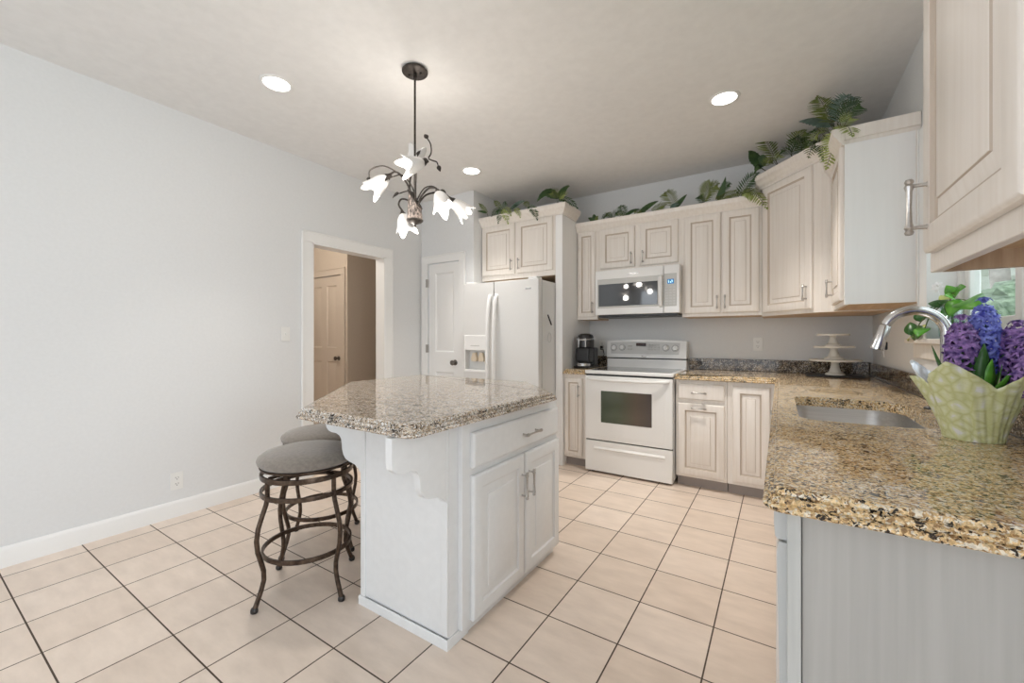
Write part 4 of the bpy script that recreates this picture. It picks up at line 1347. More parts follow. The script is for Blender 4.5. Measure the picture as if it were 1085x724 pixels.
def frond(parent, a, b, sag, W, mat, mode='fern', name='frond', n=15, roll=0.0):
    """fern frond (or a broad lobed leaf) from a to b, arched by sag"""
    a, b = Vector(a), Vector(b)
    L = (b - a).length
    up = Vector((0, 0, 1))
    mb = MB()
    pts = []
    for k in range(n + 1):
        u = k / n
        pts.append(a.lerp(b, u) + up * (sag * 4 * u * (1 - u)))
    ax = (b - a).normalized()
    view = Matrix.Rotation(roll, 3, ax) @ Vector((0.25, -1, 0.55)).normalized()
    if mode == 'fern':
        mb.tube(pts, [0.0016] * n + [0.0006], 5, 1)
        for k in range(1, n + 1):
            u = k / n
            t = (pts[k] - pts[k - 1]).normalized()
            s = t.cross(view)
            s = s.normalized() if s.length > 1e-4 else t.orthogonal().normalized()
            w = W * (0.35 + 0.65 * math.sin(PI * min(1, u * 0.9 + 0.12))) * (1 if u < 0.92 else 0.6)
            nr = s.cross(t).normalized()
            for sg in (-1, 1):
                dd = (s * sg + t * 0.55 + nr * random.uniform(-0.2, 0.2)).normalized()
                leaf_blade(mb, pts[k] - t * (L / n * (0.5 if sg > 0 else 0)), dd, nr, w, L / n * 0.78, 0.22, 0, 3)
        leaf_blade(mb, pts[-1], (pts[-1] - pts[-2]), view, L * 0.09, L / n * 1.0, 0.1, 0, 3)
    else:
        mb.tube([pts[0], pts[1], pts[2]], 0.0018, 5, 1)
        rows = []
        for k in range(n + 1):
            u = k / n
            t = (pts[min(k + 1, n)] - pts[max(k - 1, 0)]).normalized()
            s = t.cross(view).normalized()
            nr = s.cross(t).normalized()
            w = W * 0.5 * max(0.02, math.sin(PI * u ** 0.7) ** 0.8) * (1.0 if k % 2 == 0 else 0.86)
            rows.append([mb.bm.verts.new(pts[k] - s * w - nr * w * 0.3), mb.bm.verts.new(pts[k] + nr * 0.0), mb.bm.verts.new(pts[k] + s * w - nr * w * 0.3)])
        for p, q in zip(rows, rows[1:]):
            mb.face([p[0], p[1], q[1], q[0]], 0); mb.face([p[1], p[2], q[2], q[1]], 0)
    return mb.build(name, [M[mat], M['fern_stem']], parent, world=True, sharp=60)

TOPS = {'f': 2.470, 'b': 2.353, 'd': 2.4995, 'r': 2.353}
SPRIGS = {
    'fa': [
        ((-2.578, 3.5, 2.518), (-2.667, 3.445, 2.538), 0.01, 0.035, 'fern_d', 'leaf'),
        ((-2.593, 3.52, 2.525), (-2.662, 3.48, 2.626), 0.01, 0.03, 'fern_m', 'fern'),
    ],
    'fb': [
        ((-2.432, 3.55, 2.546), (-2.488, 3.46, 2.463), 0.03, 0.05, 'fern_d', 'fern'),
        ((-2.432, 3.55, 2.546), (-2.392, 3.44, 2.376), 0.03, 0.05, 'fern_d', 'fern'),
        ((-2.432, 3.55, 2.546), (-2.277, 3.44, 2.358), 0.03, 0.05, 'fern_l', 'fern'),
        ((-2.420, 3.55, 2.544), (-2.250, 3.45, 2.432), 0.03, 0.05, 'fern_l', 'fern'),
        ((-2.439, 3.56, 2.549), (-2.524, 3.56, 2.653), 0.01, 0.04, 'fern_m', 'fern'),
        ((-2.427, 3.56, 2.547), (-2.380, 3.56, 2.617), 0.01, 0.04, 'fern_d', 'fern'),
    ],
    'fc': [
        ((-2.327, 3.55, 2.528), (-2.146, 3.55, 2.582), 0.02, 0.07, 'fern_b', 'leaf'),
        ((-2.250, 3.52, 2.507), (-2.139, 3.45, 2.395), 0.03, 0.04, 'fern_l', 'fern'),
        ((-2.322, 3.56, 2.529), (-2.229, 3.54, 2.547), 0.02, 0.06, 'fern_d', 'leaf'),
    ],
    'fd': [
        ((-2.096, 3.54, 2.514), (-1.937, 3.43, 2.340), 0.04, 0.055, 'fern_d', 'fern'),
        ((-2.108, 3.56, 2.512), (-2.152, 3.56, 2.576), 0.01, 0.04, 'fern_m', 'fern'),
    ],
    'fe': [
        ((-1.823, 3.62, 2.561), (-2.010, 3.56, 2.551), 0.09, 0.12, 'fern_d', 'leaf'),
        ((-1.823, 3.62, 2.561), (-1.673, 3.6, 2.654), 0.03, 0.1, 'fern_d', 'leaf'),
        ((-1.812, 3.6, 2.554), (-1.838, 3.55, 2.617), 0.02, 0.07, 'fern_m', 'fern'),
        ((-1.792, 3.6, 2.550), (-1.688, 3.55, 2.561), 0.02, 0.06, 'fern_l', 'fern'),
        ((-1.792, 3.6, 2.550), (-1.582, 3.55, 2.419), 0.03, 0.05, 'fern_d', 'fern'),
    ],
    'bg': [
        ((-1.533, 3.87, 2.356), (-1.599, 3.86, 2.401), 0.01, 0.05, 'fern_d', 'leaf'),
        ((-1.533, 3.87, 2.356), (-1.491, 3.86, 2.402), 0.01, 0.05, 'fern_m', 'leaf'),
        ((-1.533, 3.87, 2.356), (-1.543, 3.87, 2.432), 0.01, 0.05, 'fern_d', 'leaf'),
    ],
    'bh': [
        ((-1.361, 3.87, 2.365), (-1.448, 3.85, 2.374), 0.03, 0.05, 'fern_d', 'fern'),
        ((-1.361, 3.87, 2.365), (-1.289, 3.85, 2.403), 0.02, 0.05, 'fern_d', 'fern'),
        ((-1.364, 3.88, 2.369), (-1.411, 3.88, 2.422), 0.01, 0.04, 'fern_m', 'fern'),
    ],
    'bi': [
        ((-1.232, 3.87, 2.363), (-1.265, 3.86, 2.464), 0.01, 0.06, 'fern_d', 'fern'),
        ((-1.232, 3.87, 2.363), (-1.084, 3.85, 2.395), 0.02, 0.05, 'fern_d', 'leaf'),
        ((-1.213, 3.87, 2.360), (-1.311, 3.86, 2.409), 0.01, 0.05, 'fern_m', 'fern'),
    ],
    'bj': [
        ((-1.107, 3.87, 2.360), (-0.915, 3.85, 2.443), 0.02, 0.07, 'fern_d', 'leaf'),
        ((-1.055, 3.87, 2.361), (-1.136, 3.85, 2.386), 0.01, 0.05, 'fern_m', 'fern'),
        ((-0.987, 3.87, 2.358), (-0.852, 3.86, 2.401), 0.02, 0.06, 'fern_m', 'fern'),
    ],
    'bk': [
        ((-0.784, 3.88, 2.369), (-0.860, 3.86, 2.512), 0.03, 0.09, 'fern_m', 'fern'),
        ((-0.784, 3.88, 2.360), (-0.678, 3.86, 2.461), 0.01, 0.05, 'fern_d', 'leaf'),
        ((-0.819, 3.86, 2.361), (-0.738, 3.85, 2.378), 0.02, 0.05, 'fern_b', 'leaf'),
    ],
    'bl': [
        ((-0.545, 3.88, 2.368), (-0.507, 3.87, 2.544), 0.01, 0.08, 'fern_m', 'fern'),
        ((-0.560, 3.88, 2.371), (-0.433, 3.86, 2.501), 0.04, 0.09, 'fern_m', 'fern'),
        ((-0.551, 3.87, 2.358), (-0.579, 3.86, 2.426), 0.01, 0.05, 'fern_d', 'fern'),
    ],
    'bm': [
        ((-0.442, 3.88, 2.374), (-0.376, 3.86, 2.553), -0.03, 0.06, 'fern_d', 'leaf'),
        ((-0.435, 3.88, 2.373), (-0.342, 3.87, 2.486), 0.04, 0.05, 'fern_d', 'fern'),
    ],
    'bn': [
        ((-0.462, 3.86, 2.356), (-0.244, 3.83, 2.377), 0.03, 0.06, 'fern_m', 'fern'),
        ((-0.287, 3.87, 2.366), (-0.146, 3.84, 2.520), 0.03, 0.08, 'fern_d', 'fern'),
        ((-0.265, 3.85, 2.372), (-0.086, 3.76, 2.217), 0.06, 0.08, 'fern_l', 'fern'),
        ((-0.265, 3.85, 2.364), (-0.125, 3.79, 2.313), 0.05, 0.06, 'fern_m', 'fern'),
    ],
    'dp': [
        ((-0.127, 3.85, 2.564), (-0.211, 3.83, 2.713), 0.03, 0.1, 'fern_d', 'leaf'),
        ((-0.127, 3.85, 2.564), (-0.101, 3.84, 2.660), 0.02, 0.09, 'fern_d', 'leaf'),
        ((-0.120, 3.84, 2.559), (-0.163, 3.8, 2.518), 0.03, 0.06, 'fern_d', 'leaf'),
        ((-0.113, 3.84, 2.565), (-0.025, 3.8, 2.582), 0.03, 0.06, 'fern_m', 'fern'),
    ],
    'dq': [
        ((-0.025, 3.8, 2.582), (-0.125, 3.8, 2.814), 0.02, 0.09, 'fern_m', 'fern'),
        ((-0.024, 3.79, 2.571), (0.018, 3.76, 2.594), 0.02, 0.05, 'fern_l', 'fern'),
        ((-0.037, 3.8, 2.578), (-0.086, 3.75, 2.564), 0.02, 0.05, 'fern_l', 'fern'),
    ],
    'dr': [
        ((0.071, 3.74, 2.588), (0.157, 3.72, 2.726), 0.03, 0.1, 'fern_m', 'fern'),
        ((0.071, 3.72, 2.573), (0.173, 3.7, 2.630), 0.02, 0.09, 'fern_d', 'fern'),
        ((0.071, 3.73, 2.577), (0.012, 3.72, 2.616), 0.02, 0.06, 'fern_d', 'fern'),
        ((0.139, 3.7, 2.591), (0.094, 3.7, 2.686), 0.02, 0.08, 'fern_d', 'fern'),
    ],
    'ds': [
        ((0.290, 3.3, 2.542), (0.107, 3.4, 2.668), 0.03, 0.1, 'fern_b', 'leaf'),
        ((0.270, 3.4, 2.554), (0.181, 3.42, 2.536), 0.03, 0.06, 'fern_l', 'fern'),
        ((0.242, 3.42, 2.551), (0.192, 3.44, 2.604), 0.02, 0.07, 'fern_d', 'fern'),
    ],
    'dt': [
        ((0.265, 3.22, 2.526), (0.206, 3.25, 2.729), 0.02, 0.09, 'fern_m', 'fern'),
        ((0.272, 3.2, 2.516), (0.240, 3.2, 2.641), 0.02, 0.09, 'fern_m', 'fern'),
    ],
    'du': [
        ((0.292, 3.12, 2.475), (0.343, 3.1, 2.618), 0.02, 0.1, 'fern_b', 'fern'),
        ((0.299, 3.1, 2.470), (0.384, 3.06, 2.547), 0.02, 0.09, 'fern_d', 'fern'),
        ((0.290, 3.14, 2.490), (0.308, 3.14, 2.632), 0.01, 0.07, 'fern_d', 'fern'),
    ],
    'dv': [
        ((0.304, 3.02, 2.417), (0.239, 3.13, 2.238), 0.02, 0.085, 'fern_l', 'fern'),
        ((0.309, 3.02, 2.416), (0.340, 3.0, 2.452), 0.01, 0.06, 'fern_l', 'fern'),
        ((0.304, 3.02, 2.407), (0.321, 2.8, 2.273), 0.03, 0.07, 'fern_l', 'fern'),
    ],
    'dw': [
        ((0.224, 3.46, 2.515), (0.164, 3.4, 2.418), 0.05, 0.07, 'fern_m', 'fern'),
        ((0.224, 3.46, 2.515), (0.242, 3.36, 2.360), 0.05, 0.06, 'fern_d', 'fern'),
        ((0.219, 3.46, 2.517), (0.180, 3.4, 2.465), 0.04, 0.06, 'fern_d', 'fern'),
        ((0.224, 3.46, 2.528), (0.299, 3.4, 2.509), 0.02, 0.05, 'fern_l', 'fern'),
    ],
}
LAB = {
    'fa': ('f', 'small dark sprig at the far left end above the refrigerator cabinet'),
    'fb': ('f', 'spiky fern sprig drooping over the left door of the refrigerator cabinet'),
    'fc': ('f', 'sprig with one pale blue green leaf above the middle of the refrigerator cabinet'),
    'fd': ('f', 'dark fern sprig hanging down over the right door of the refrigerator cabinet'),
    'fe': ('f', 'large broad leaved dark plant on the right end of the refrigerator cabinet'),
    'bg': ('b', 'tiny dark leaf cluster beside the crown of the refrigerator cabinet'),
    'bh': ('b', 'low dark fern sprig above the narrow cabinet left of the microwave'),
    'bi': ('b', 'dark bushy sprig above the left door over the microwave'),
    'bj': ('b', 'sprig with a long pointed dark leaf above the middle of the microwave cabinet'),
    'bk': ('b', 'sprig of a light fern and an upright leaf above the right microwave cabinet door'),
    'bl': ('b', 'tall upright olive fern pair above the two door cabinet right of the microwave'),
    'bm': ('b', 'thin dark curling leaves rising beside the tall olive fern pair'),
    'bn': ('b', 'long fern garland drooping over the crown next to the corner cabinet'),
    'dp': ('d', 'dark round leaved sprig on the left end of the diagonal corner cabinet'),
    'dq': ('d', 'single upright olive fern above the diagonal corner cabinet door'),
    'dr': ('d', 'bushy dark fern on the middle of the diagonal corner cabinet'),
    'dw': ('d', 'fern sprig hanging off the right end of the diagonal corner cabinet'),
    'ds': ('r', 'pale blue green frond reaching left from the right wall cabinet'),
    'dt': ('r', 'upright olive fern rising left of the dark fern on the right wall cabinet'),
    'du': ('r', 'highest dark fern cluster, upright on the right wall cabinet'),
    'dv': ('r', 'lime green fern hanging over the front corner of the right wall cabinet'),
}
GRP = {'f': 'artificial greenery above the refrigerator', 'b': 'artificial greenery along the back wall cabinets', 'd': 'artificial greenery on the corner cabinets', 'r': 'artificial greenery on the corner cabinets'}
for k, (row, lab) in LAB.items():
    fr = SPRIGS[k]
    zt = TOPS[row]
    b0 = Vector(fr[0][0])
    if row == 'f': rt = Vector((b0.x, max(b0.y, 3.50) + 0.02, zt))
    elif row == 'b': rt = Vector((b0.x, max(b0.y, 3.86), zt))
    elif k == 'dp': rt = Vector((-0.06, 3.92, zt))
    elif row == 'd': rt = Vector((min(b0.x + 0.03, 0.57), b0.y + 0.05, zt))
    else: rt = Vector((max(b0.x, 0.33), min(max(b0.y, 2.93), 3.42), zt))
    t = thing('fern_sprig', lab, 'artificial plant', rt, 0, GRP[row])
    mb = MB()
    done = []
    for (a, b, sag, W, mt, mode) in fr:
        a = Vector(a)
        if all((a - q).length > 0.012 for q in done):
            done.append(a)
            mid = rt.lerp(a, 0.5) + Vector((0, 0, 0.012))
            mb.tube([rt + Vector((0, 0, 0.001)), mid, a], 0.0022, 5)
    mb.build('stem', M['fern_stem'], t, world=True)
    for (a, b, sag, W, mt, mode) in fr:
        frond(t, a, b, sag, W, mt, mode, 'frond' if mode == 'fern' else 'leaf')

# ------------------------------------------------------------------ recessed downlights
for x, y, pw, lab in ((-2.556, 1.326, 0.38, 'recessed ceiling light on the left, nearest the long left wall'),
                  (-0.298, 2.969, 1.0, 'recessed ceiling light on the right, in front of the corner cabinets'),
                  (-2.379, 2.989, 0.6, 'recessed ceiling light in front of the pantry, smallest in view')):
    t = thing('ceiling_light', lab, 'ceiling light', (x, y, CZ), 0, 'recessed ceiling lights')
    mb = MB(); mb.lathe([(0.070, -0.001), (0.074, -0.006), (0.086, -0.006), (0.092, -0.003), (0.092, 0.0)], 40, caps=False); mb.build('trim_ring', M['trim'], t)
    mb = MB(); mb.lathe([(0.0, -0.003), (0.072, -0.003), (0.072, -0.001), (0.0, -0.001)], 40); mb.build('lens', M['lens'], t)
    l = bpy.data.lights.new('downlight', 'SPOT')
    l.energy = DL_W * pw; l.color = (1.0, 0.945, 0.88); l.spot_size = R(86); l.spot_blend = 1.0; l.shadow_soft_size = 0.07
    o = bpy.data.objects.new('downlight', l); COL.objects.link(o); o.parent = t; o.location = (0, 0, -0.09)

# ------------------------------------------------------------------ chandelier
CX_, CY_ = -1.758, 1.69
t = thing('chandelier', 'dark bronze chandelier with six lit frosted flower shades above the island', 'chandelier', (CX_, CY_, CZ))
rel = lambda z: z - CZ
mb = MB(); mb.lathe([(0.0, -0.026), (0.014, -0.026), (0.062, -0.022), (0.072, -0.018), (0.073, -0.012), (0.064, -0.009), (0.064, -0.0005), (0.0, -0.0005)], 36)
cn = mb.build('ceiling_canopy', M['iron'], t)
for sx in (-1, 1):
    mb = MB(); mb.lathe([(0.0, -0.034), (0.005, -0.033), (0.006, -0.027), (0.006, -0.02), (0, -0.02)], 10, (sx * 0.034, sx * 0.012, 0)); mb.build('screw', M['iron'], cn)
mb = MB(); mb.lathe([(0.006, rel(1.96)), (0.006, -0.06), (0.011, -0.055), (0.011, -0.024)], 12); mb.build('stem_rod', M['iron'], t)
# slanted mottled cup
VA = R(32.9)
rt_ = Vector((math.cos(VA), math.sin(VA), 0)); fw_ = Vector((-math.sin(VA), math.cos(VA), 0))
mb = MB()
N = 36
rings = []
for j in range(N):
    a = 2 * PI * j / N
    d = rt_ * math.cos(a) + fw_ * math.sin(a)
    top = 2.0 - 0.055 * math.cos(a) + 0.01 * math.sin(a)
    col = []
    for (r, f) in ((0.044, 0.0), (0.043, 0.1), (0.041, 0.4), (0.038, 0.75), (0.039, 1.0)):
        col.append(mb.bm.verts.new(d * r + Vector((0, 0, rel(1.882 + (top - 1.882) * f)))))
    col += [mb.bm.verts.new(d * 0.034 + Vector((0, 0, rel(top)))), mb.bm.verts.new(d * 0.034 + Vector((0, 0, rel(1.95 - 0.02))))]
    rings.append(col)
for j in range(N):
    a, b = rings[j], rings[(j + 1) % N]
    for k in range(len(a) - 1): mb.face([a[k], b[k], b[k + 1], a[k + 1]])
mb.face([r[-1] for r in rings])
mb.build('cup', M['rust'], t)
mb = MB()
mb.tube([rt_ * 0.039 * math.cos(a) + fw_ * 0.039 * math.sin(a) + Vector((0, 0, rel(2.0 - 0.055 * math.cos(a) + 0.01 * math.sin(a)))) for a in [2 * PI * k / 28 for k in range(28)]], 0.0042, 8, closed=True); mb.build('cup_rim', M['iron'], t)
mb = MB(); mb.lathe([(0.0, rel(1.838)), (0.005, rel(1.840)), (0.007, rel(1.846)), (0.004, rel(1.852)), (0.012, rel(1.857)), (0.036, rel(1.866)), (0.047, rel(1.876)), (0.047, rel(1.883)), (0.0, rel(1.884))], 32); mb.build('bottom_cap', M['iron'], t)


def flower(parent, sock, dr, L, spin):
    """frosted bell flower with four pointed petals, opening along dr"""
    dr = Vector(dr).normalized()
    q = Vector((0, 0, 1)).rotation_difference(dr).to_matrix().to_4x4()
    Mx = Matrix.Translation(sock) @ q
    mb = MB(); s = mb.mark()
    n, m = 40, 9
    prev = None
    for k in range(m + 1):
        u = k / m
        row = []
        for j in range(n):
            a = 2 * PI * j / n
            pk = (0.5 + 0.5 * math.cos(4 * (a - spin))) ** 1.3
            zz = L * (0.72 + 0.34 * pk) * u
            r = 0.015 + 0.026 * (1 - (1 - min(1, u * 1.7)) ** 2) + (0.006 + 0.024 * pk) * max(0, u - 0.35) ** 1.6 * 1.9
            row.append(mb.bm.verts.new((r * math.cos(a), r * math.sin(a), zz)))
        if prev:
            for j in range(n): mb.face([prev[j], prev[(j + 1) % n], row[(j + 1) % n], row[j]])
        prev = row
    mb.xf(s, Mx)
    o = mb.build('lamp_shade', M['shade'], parent, sharp=80)
    so = o.modifiers.new('thick', 'SOLIDIFY'); so.thickness = 0.0025
    mb = MB(); s = mb.mark(); mb.lathe([(0.0, -0.032), (0.006, -0.03), (0.011, -0.015), (0.019, -0.004), (0.021, 0.006), (0.015, 0.008), (0.0, 0.008)], 14); mb.xf(s, Mx); mb.build('socket', M['iron'], o)
    mb = MB(); s = mb.mark(); mb.lathe([(0.0, 0.006), (0.008, 0.012), (0.013, 0.03), (0.013, 0.042), (0.008, 0.054), (0.0, 0.058)], 14); mb.xf(s, Mx); mb.build('bulb', M['bulb'], o)
    l = bpy.data.lights.new('bulb_light', 'POINT'); l.energy = CH_W; l.color = (1.0, 0.93, 0.85); l.shadow_soft_size = 0.03
    lo = bpy.data.objects.new('bulb_light', l); COL.objects.link(lo); lo.parent = parent; lo.location = Vector(sock) + dr * (L * 1.0 + 0.05)


def view(r, f, z): return rt_ * r + fw_ * f + Vector((0, 0, rel(z)))


ARMS = [  # points along the arm (right, away, height), then flower direction (right, away, up), length
    ([(-0.012, 0, 1.97), (-0.035, -0.01, 2.07), (-0.075, -0.03, 2.13), (-0.105, -0.04, 2.142), (-0.125, -0.045, 2.128)], (-0.62, -0.28, -0.70), 0.135, 0.2),
    ([(0.006, -0.01, 1.97), (0.01, -0.03, 2.08), (0.03, -0.07, 2.165), (0.075, -0.10, 2.19), (0.098, -0.11, 2.172)], (-0.72, -0.52, -0.42), 0.130, 0.5),
    ([(-0.005, 0.012, 1.97), (-0.035, 0.03, 2.06), (-0.042, 0.06, 2.14), (-0.030, 0.08, 2.20)], (0.08, 0.35, 0.9), 0.115, 0.1),
    ([(0.014, 0.0, 1.96), (0.04, -0.02, 2.01), (0.085, -0.045, 2.045), (0.125, -0.06, 2.045), (0.137, -0.065, 2.035)], (0.35, -0.35, -0.85), 0.130, 0.4),
    ([(0.012, 0.012, 1.97), (0.05, 0.05, 2.04), (0.11, 0.085, 2.07), (0.16, 0.10, 2.062), (0.18, 0.105, 2.048)], (0.72, 0.25, -0.62), 0.125, 0.0),
    ([(-0.014, 0.01, 1.96), (-0.05, 0.05, 2.01), (-0.10, 0.085, 2.03), (-0.118, 0.09, 2.00), (-0.098, 0.085, 1.965)], (0.25, -0.1, -0.95), 0.115, 0.7),
]


def smooth(P, n=6):
    out = []
    P = [Vector(p) for p in P]
    for i in range(len(P) - 1):
        a, b, c, d = P[max(i - 1, 0)], P[i], P[i + 1], P[min(i + 2, len(P) - 1)]
        for k in range(n):
            u = k / n
            out.append(0.5 * ((2 * b) + (c - a) * u + (2 * a - 5 * b + 4 * c - d) * u * u + (3 * b - a - 3 * c + d) * u ** 3))
    out.append(P[-1])
    return out


for pts, dr, L, sp in ARMS:
    P = [view(*p) for p in pts]
    mb = MB(); mb.tube(smooth(P), 0.0054, 8); ar = mb.build('arm', M['iron'], t)
    d = rt_ * dr[0] + fw_ * dr[1] + Vector((0, 0, dr[2]))
    flower(ar, P[-1] + d.normalized() * 0.028, d, L, sp)
TEND = [  # thin tendrils with a leaf or a bud at the tip
    ([(0.0, -0.01, 2.0), (-0.06, -0.03, 2.11), (-0.15, -0.06, 2.165), (-0.225, -0.08, 2.14), (-0.235, -0.08, 2.10)], 0.03),
    ([(0.0, 0.0, 2.0), (-0.02, 0.03, 2.05), (-0.06, 0.05, 2.065), (-0.105, 0.06, 2.055)], 0.045),
    ([(0.01, 0.0, 2.0), (-0.02, -0.02, 2.08), (-0.06, -0.05, 2.12), (-0.10, -0.08, 2.10)], 0.045),
    ([(0.10, -0.11, 2.19), (0.115, -0.11, 2.22), (0.112, -0.11, 2.265), (0.095, -0.11, 2.295)], 0.03),
    ([(0.10, -0.11, 2.185), (0.125, -0.11, 2.175), (0.145, -0.11, 2.168), (0.152, -0.11, 2.15)], 0.028),
    ([(0.01, 0.01, 2.0), (0.05, 0.0, 2.06), (0.10, -0.01, 2.072), (0.145, -0.02, 2.045)], 0.04),
    ([(0.0, 0.0, 2.02), (0.004, -0.01, 2.15), (0.01, -0.015, 2.21), (0.02, -0.02, 2.24)], 0.03),
]
for pts, ll in TEND:
    P = [view(*p) for p in pts]
    mb = MB(); mb.tube(smooth(P), 0.0037, 6)
    td = mb.build('tendril', M['iron'], t)
    mb = MB(); leaf_blade(mb, P[-1], P[-1] - P[-2], Vector((0.3, -0.8, 0.6)), ll * 1.25, ll * 0.85, 0.3)
    o = mb.build('tendril_leaf', M['iron'], td); so = o.modifiers.new('thick', 'SOLIDIFY'); so.thickness = 0.002

# ------------------------------------------------------------------ potted hyacinths
PX, PY = 0.462, 1.70
t = thing('potted_hyacinth', 'potted purple and blue hyacinths in printed yellow green paper wrap', 'flower pot', (PX, PY, GZ1))
FACE = math.atan2(-PY, -PX)


def wrap_pt(a, u, lift=0.0, ins=0.0, foil=False):
    dl_ = a - FACE + R(20)
    pk = 1 - abs(((dl_ / (PI / 2) + 0.5) % 1.0) - 0.5) * 2
    left = max(0.0, math.cos((a - FACE) + R(110))) ** 6     # the corner on the viewer's left
    h = 0.152 + 0.072 * pk - (0.055 * left * pk if not foil else 0.0) + lift
    rtop = 0.098 + 0.042 * pk
    fold = abs(((a * 1.75 + 0.35 * u * math.sin(a * 3)) % 1.0) - 0.5) * 2
    r = 0.060 + (rtop - 0.060) * (u ** 1.35) + 0.010 * (fold - 0.5) * (0.15 + 0.6 * u) + 0.0015 * math.sin(29 * a + 8 * u)
    return (math.cos(a) * (r - ins), math.sin(a) * (r - ins), 0.001 + h * u)


def wrap_mesh(lift, ins, a0, a1, n, foil=False):
    mb = MB()
    closed = abs(a1 - a0 - 2 * PI) < 1e-6
    prev = None
    rows = []
    for k in range(13):
        rows.append([mb.bm.verts.new(wrap_pt(a0 + (a1 - a0) * j / n, k / 12, lift, ins, foil)) for j in range(n if closed else n + 1)])
    for a, b in zip(rows, rows[1:]):
        m = len(a)
        for j in range(m if closed else m - 1): mb.face([a[j], a[(j + 1) % m], b[(j + 1) % m], b[j]])
    if closed: mb.face(rows[0][::-1])
    return mb


o = wrap_mesh(0, 0, 0, 2 * PI, 140).build('paper_wrap', M['wrap'], t, sharp=70)
so = o.modifiers.new('thick', 'SOLIDIFY'); so.thickness = 0.001
o = wrap_mesh(-0.005, 0.002, FACE - R(146), FACE - R(74), 36, True).build('foil_lining', M['foil'], t, sharp=50)
so = o.modifiers.new('thick', 'SOLIDIFY'); so.thickness = 0.0008
mb = MB(); mb.lathe([(0.0, 0.10), (0.03, 0.104), (0.07, 0.10)], 24, caps=False); mb.build('soil', pmat('potting_soil', (0.03, 0.02, 0.014), 0.9), t)
rnd = random.Random(3)
SP = [((-0.022, -0.008), (-0.026, -0.012, 0.165, 0.335), 'purple', 0.036), ((0.030, 0.010), (0.026, 0.016, 0.20, 0.385), 'blue', 0.033), ((0.072, 0.004), (0.085, 0.0, 0.165, 0.315), 'purple', 0.038), ((0.03, -0.05), (0.085, -0.055, 0.15, 0.262), 'purple', 0.032)]
for (bx, by), (tx, ty, z0, z1), mt, rad in SP:
    mb = MB(); mb.tube([(bx, by, 0.10), (bx * 0.5 + tx * 0.5, by * 0.5 + ty * 0.5, z0 * 0.8), (tx, ty, z0), (tx, ty, z1 - 0.01)], [0.007, 0.007, 0.006, 0.004], 8)
    sm_ = mb.build('flower_stem', M['leaf_d'], t)
    mb = MB()
    rows = int((z1 - z0) / 0.022)
    for i in range(rows + 1):
        u = i / rows
        rr_ = rad * (0.80 + 0.35 * math.sin(PI * min(1, u * 0.9 + 0.08))) * (1 if u < 0.85 else 0.8)
        cnt = 7 if u < 0.9 else 4
        for j in range(cnt):
            a = 2 * PI * (j + 0.5 * (i % 2)) / cnt + rnd.uniform(-0.15, 0.15)
            tilt = (u - 0.35) * 0.9 + rnd.uniform(-0.15, 0.15) if u < 0.95 else 1.1
            d = Vector((math.cos(a) * math.cos(tilt), math.sin(a) * math.cos(tilt), math.sin(tilt)))
            c0 = Vector((tx, ty, z0 + (z1 - z0) * u))
            cc = c0 + d * rr_ * 0.72
            mb.tube([c0 + d * 0.004, cc], [0.0022, 0.0045], 5)
            s = d.orthogonal().normalized(); w_ = d.cross(s)
            for p in range(6):
                b = 2 * PI * p / 6 + i
                out = (s * math.cos(b) + w_ * math.sin(b))
                leaf_blade(mb, cc, out * 0.85 + d * 0.75, d, rr_ * 0.60, rr_ * 0.25, 0.95, 0, 4, 0.35)
    mb.build('flower_spike', M[mt], sm_, sharp=70)
for a, L, lean, mt in ((FACE - R(75), 0.17, 0.55, 'leaf_d'), (FACE + R(10), 0.15, 0.22, 'leaf_d'), (FACE + R(45), 0.13, 0.35, 'leaf'), (FACE + R(90), 0.14, 0.6, 'leaf_d'), (FACE - R(20), 0.13, 0.15, 'leaf_d'), (FACE + R(150), 0.16, 0.3, 'leaf_d'), (FACE + R(65), 0.11, 0.75, 'leaf'), (FACE - R(45), 0.15, 0.3, 'leaf_d'), (FACE + R(25), 0.17, 0.3, 'leaf_d'), (FACE - R(100), 0.15, 0.25, 'leaf_d'), (FACE + R(110), 0.16, 0.4, 'leaf')):
    mb = MB()
    dv = Vector((math.cos(a) * lean, math.sin(a) * lean, 1))
    leaf_blade(mb, (math.cos(a) * 0.028, math.sin(a) * 0.028, 0.098), dv, Vector((math.cos(a), math.sin(a), 0.3)) * -1, L, 0.044, -0.18, 0, 8, 0.35)
    o = mb.build('leaf', M[mt], t, sharp=60); so = o.modifiers.new('thick', 'SOLIDIFY'); so.thickness = 0.0015

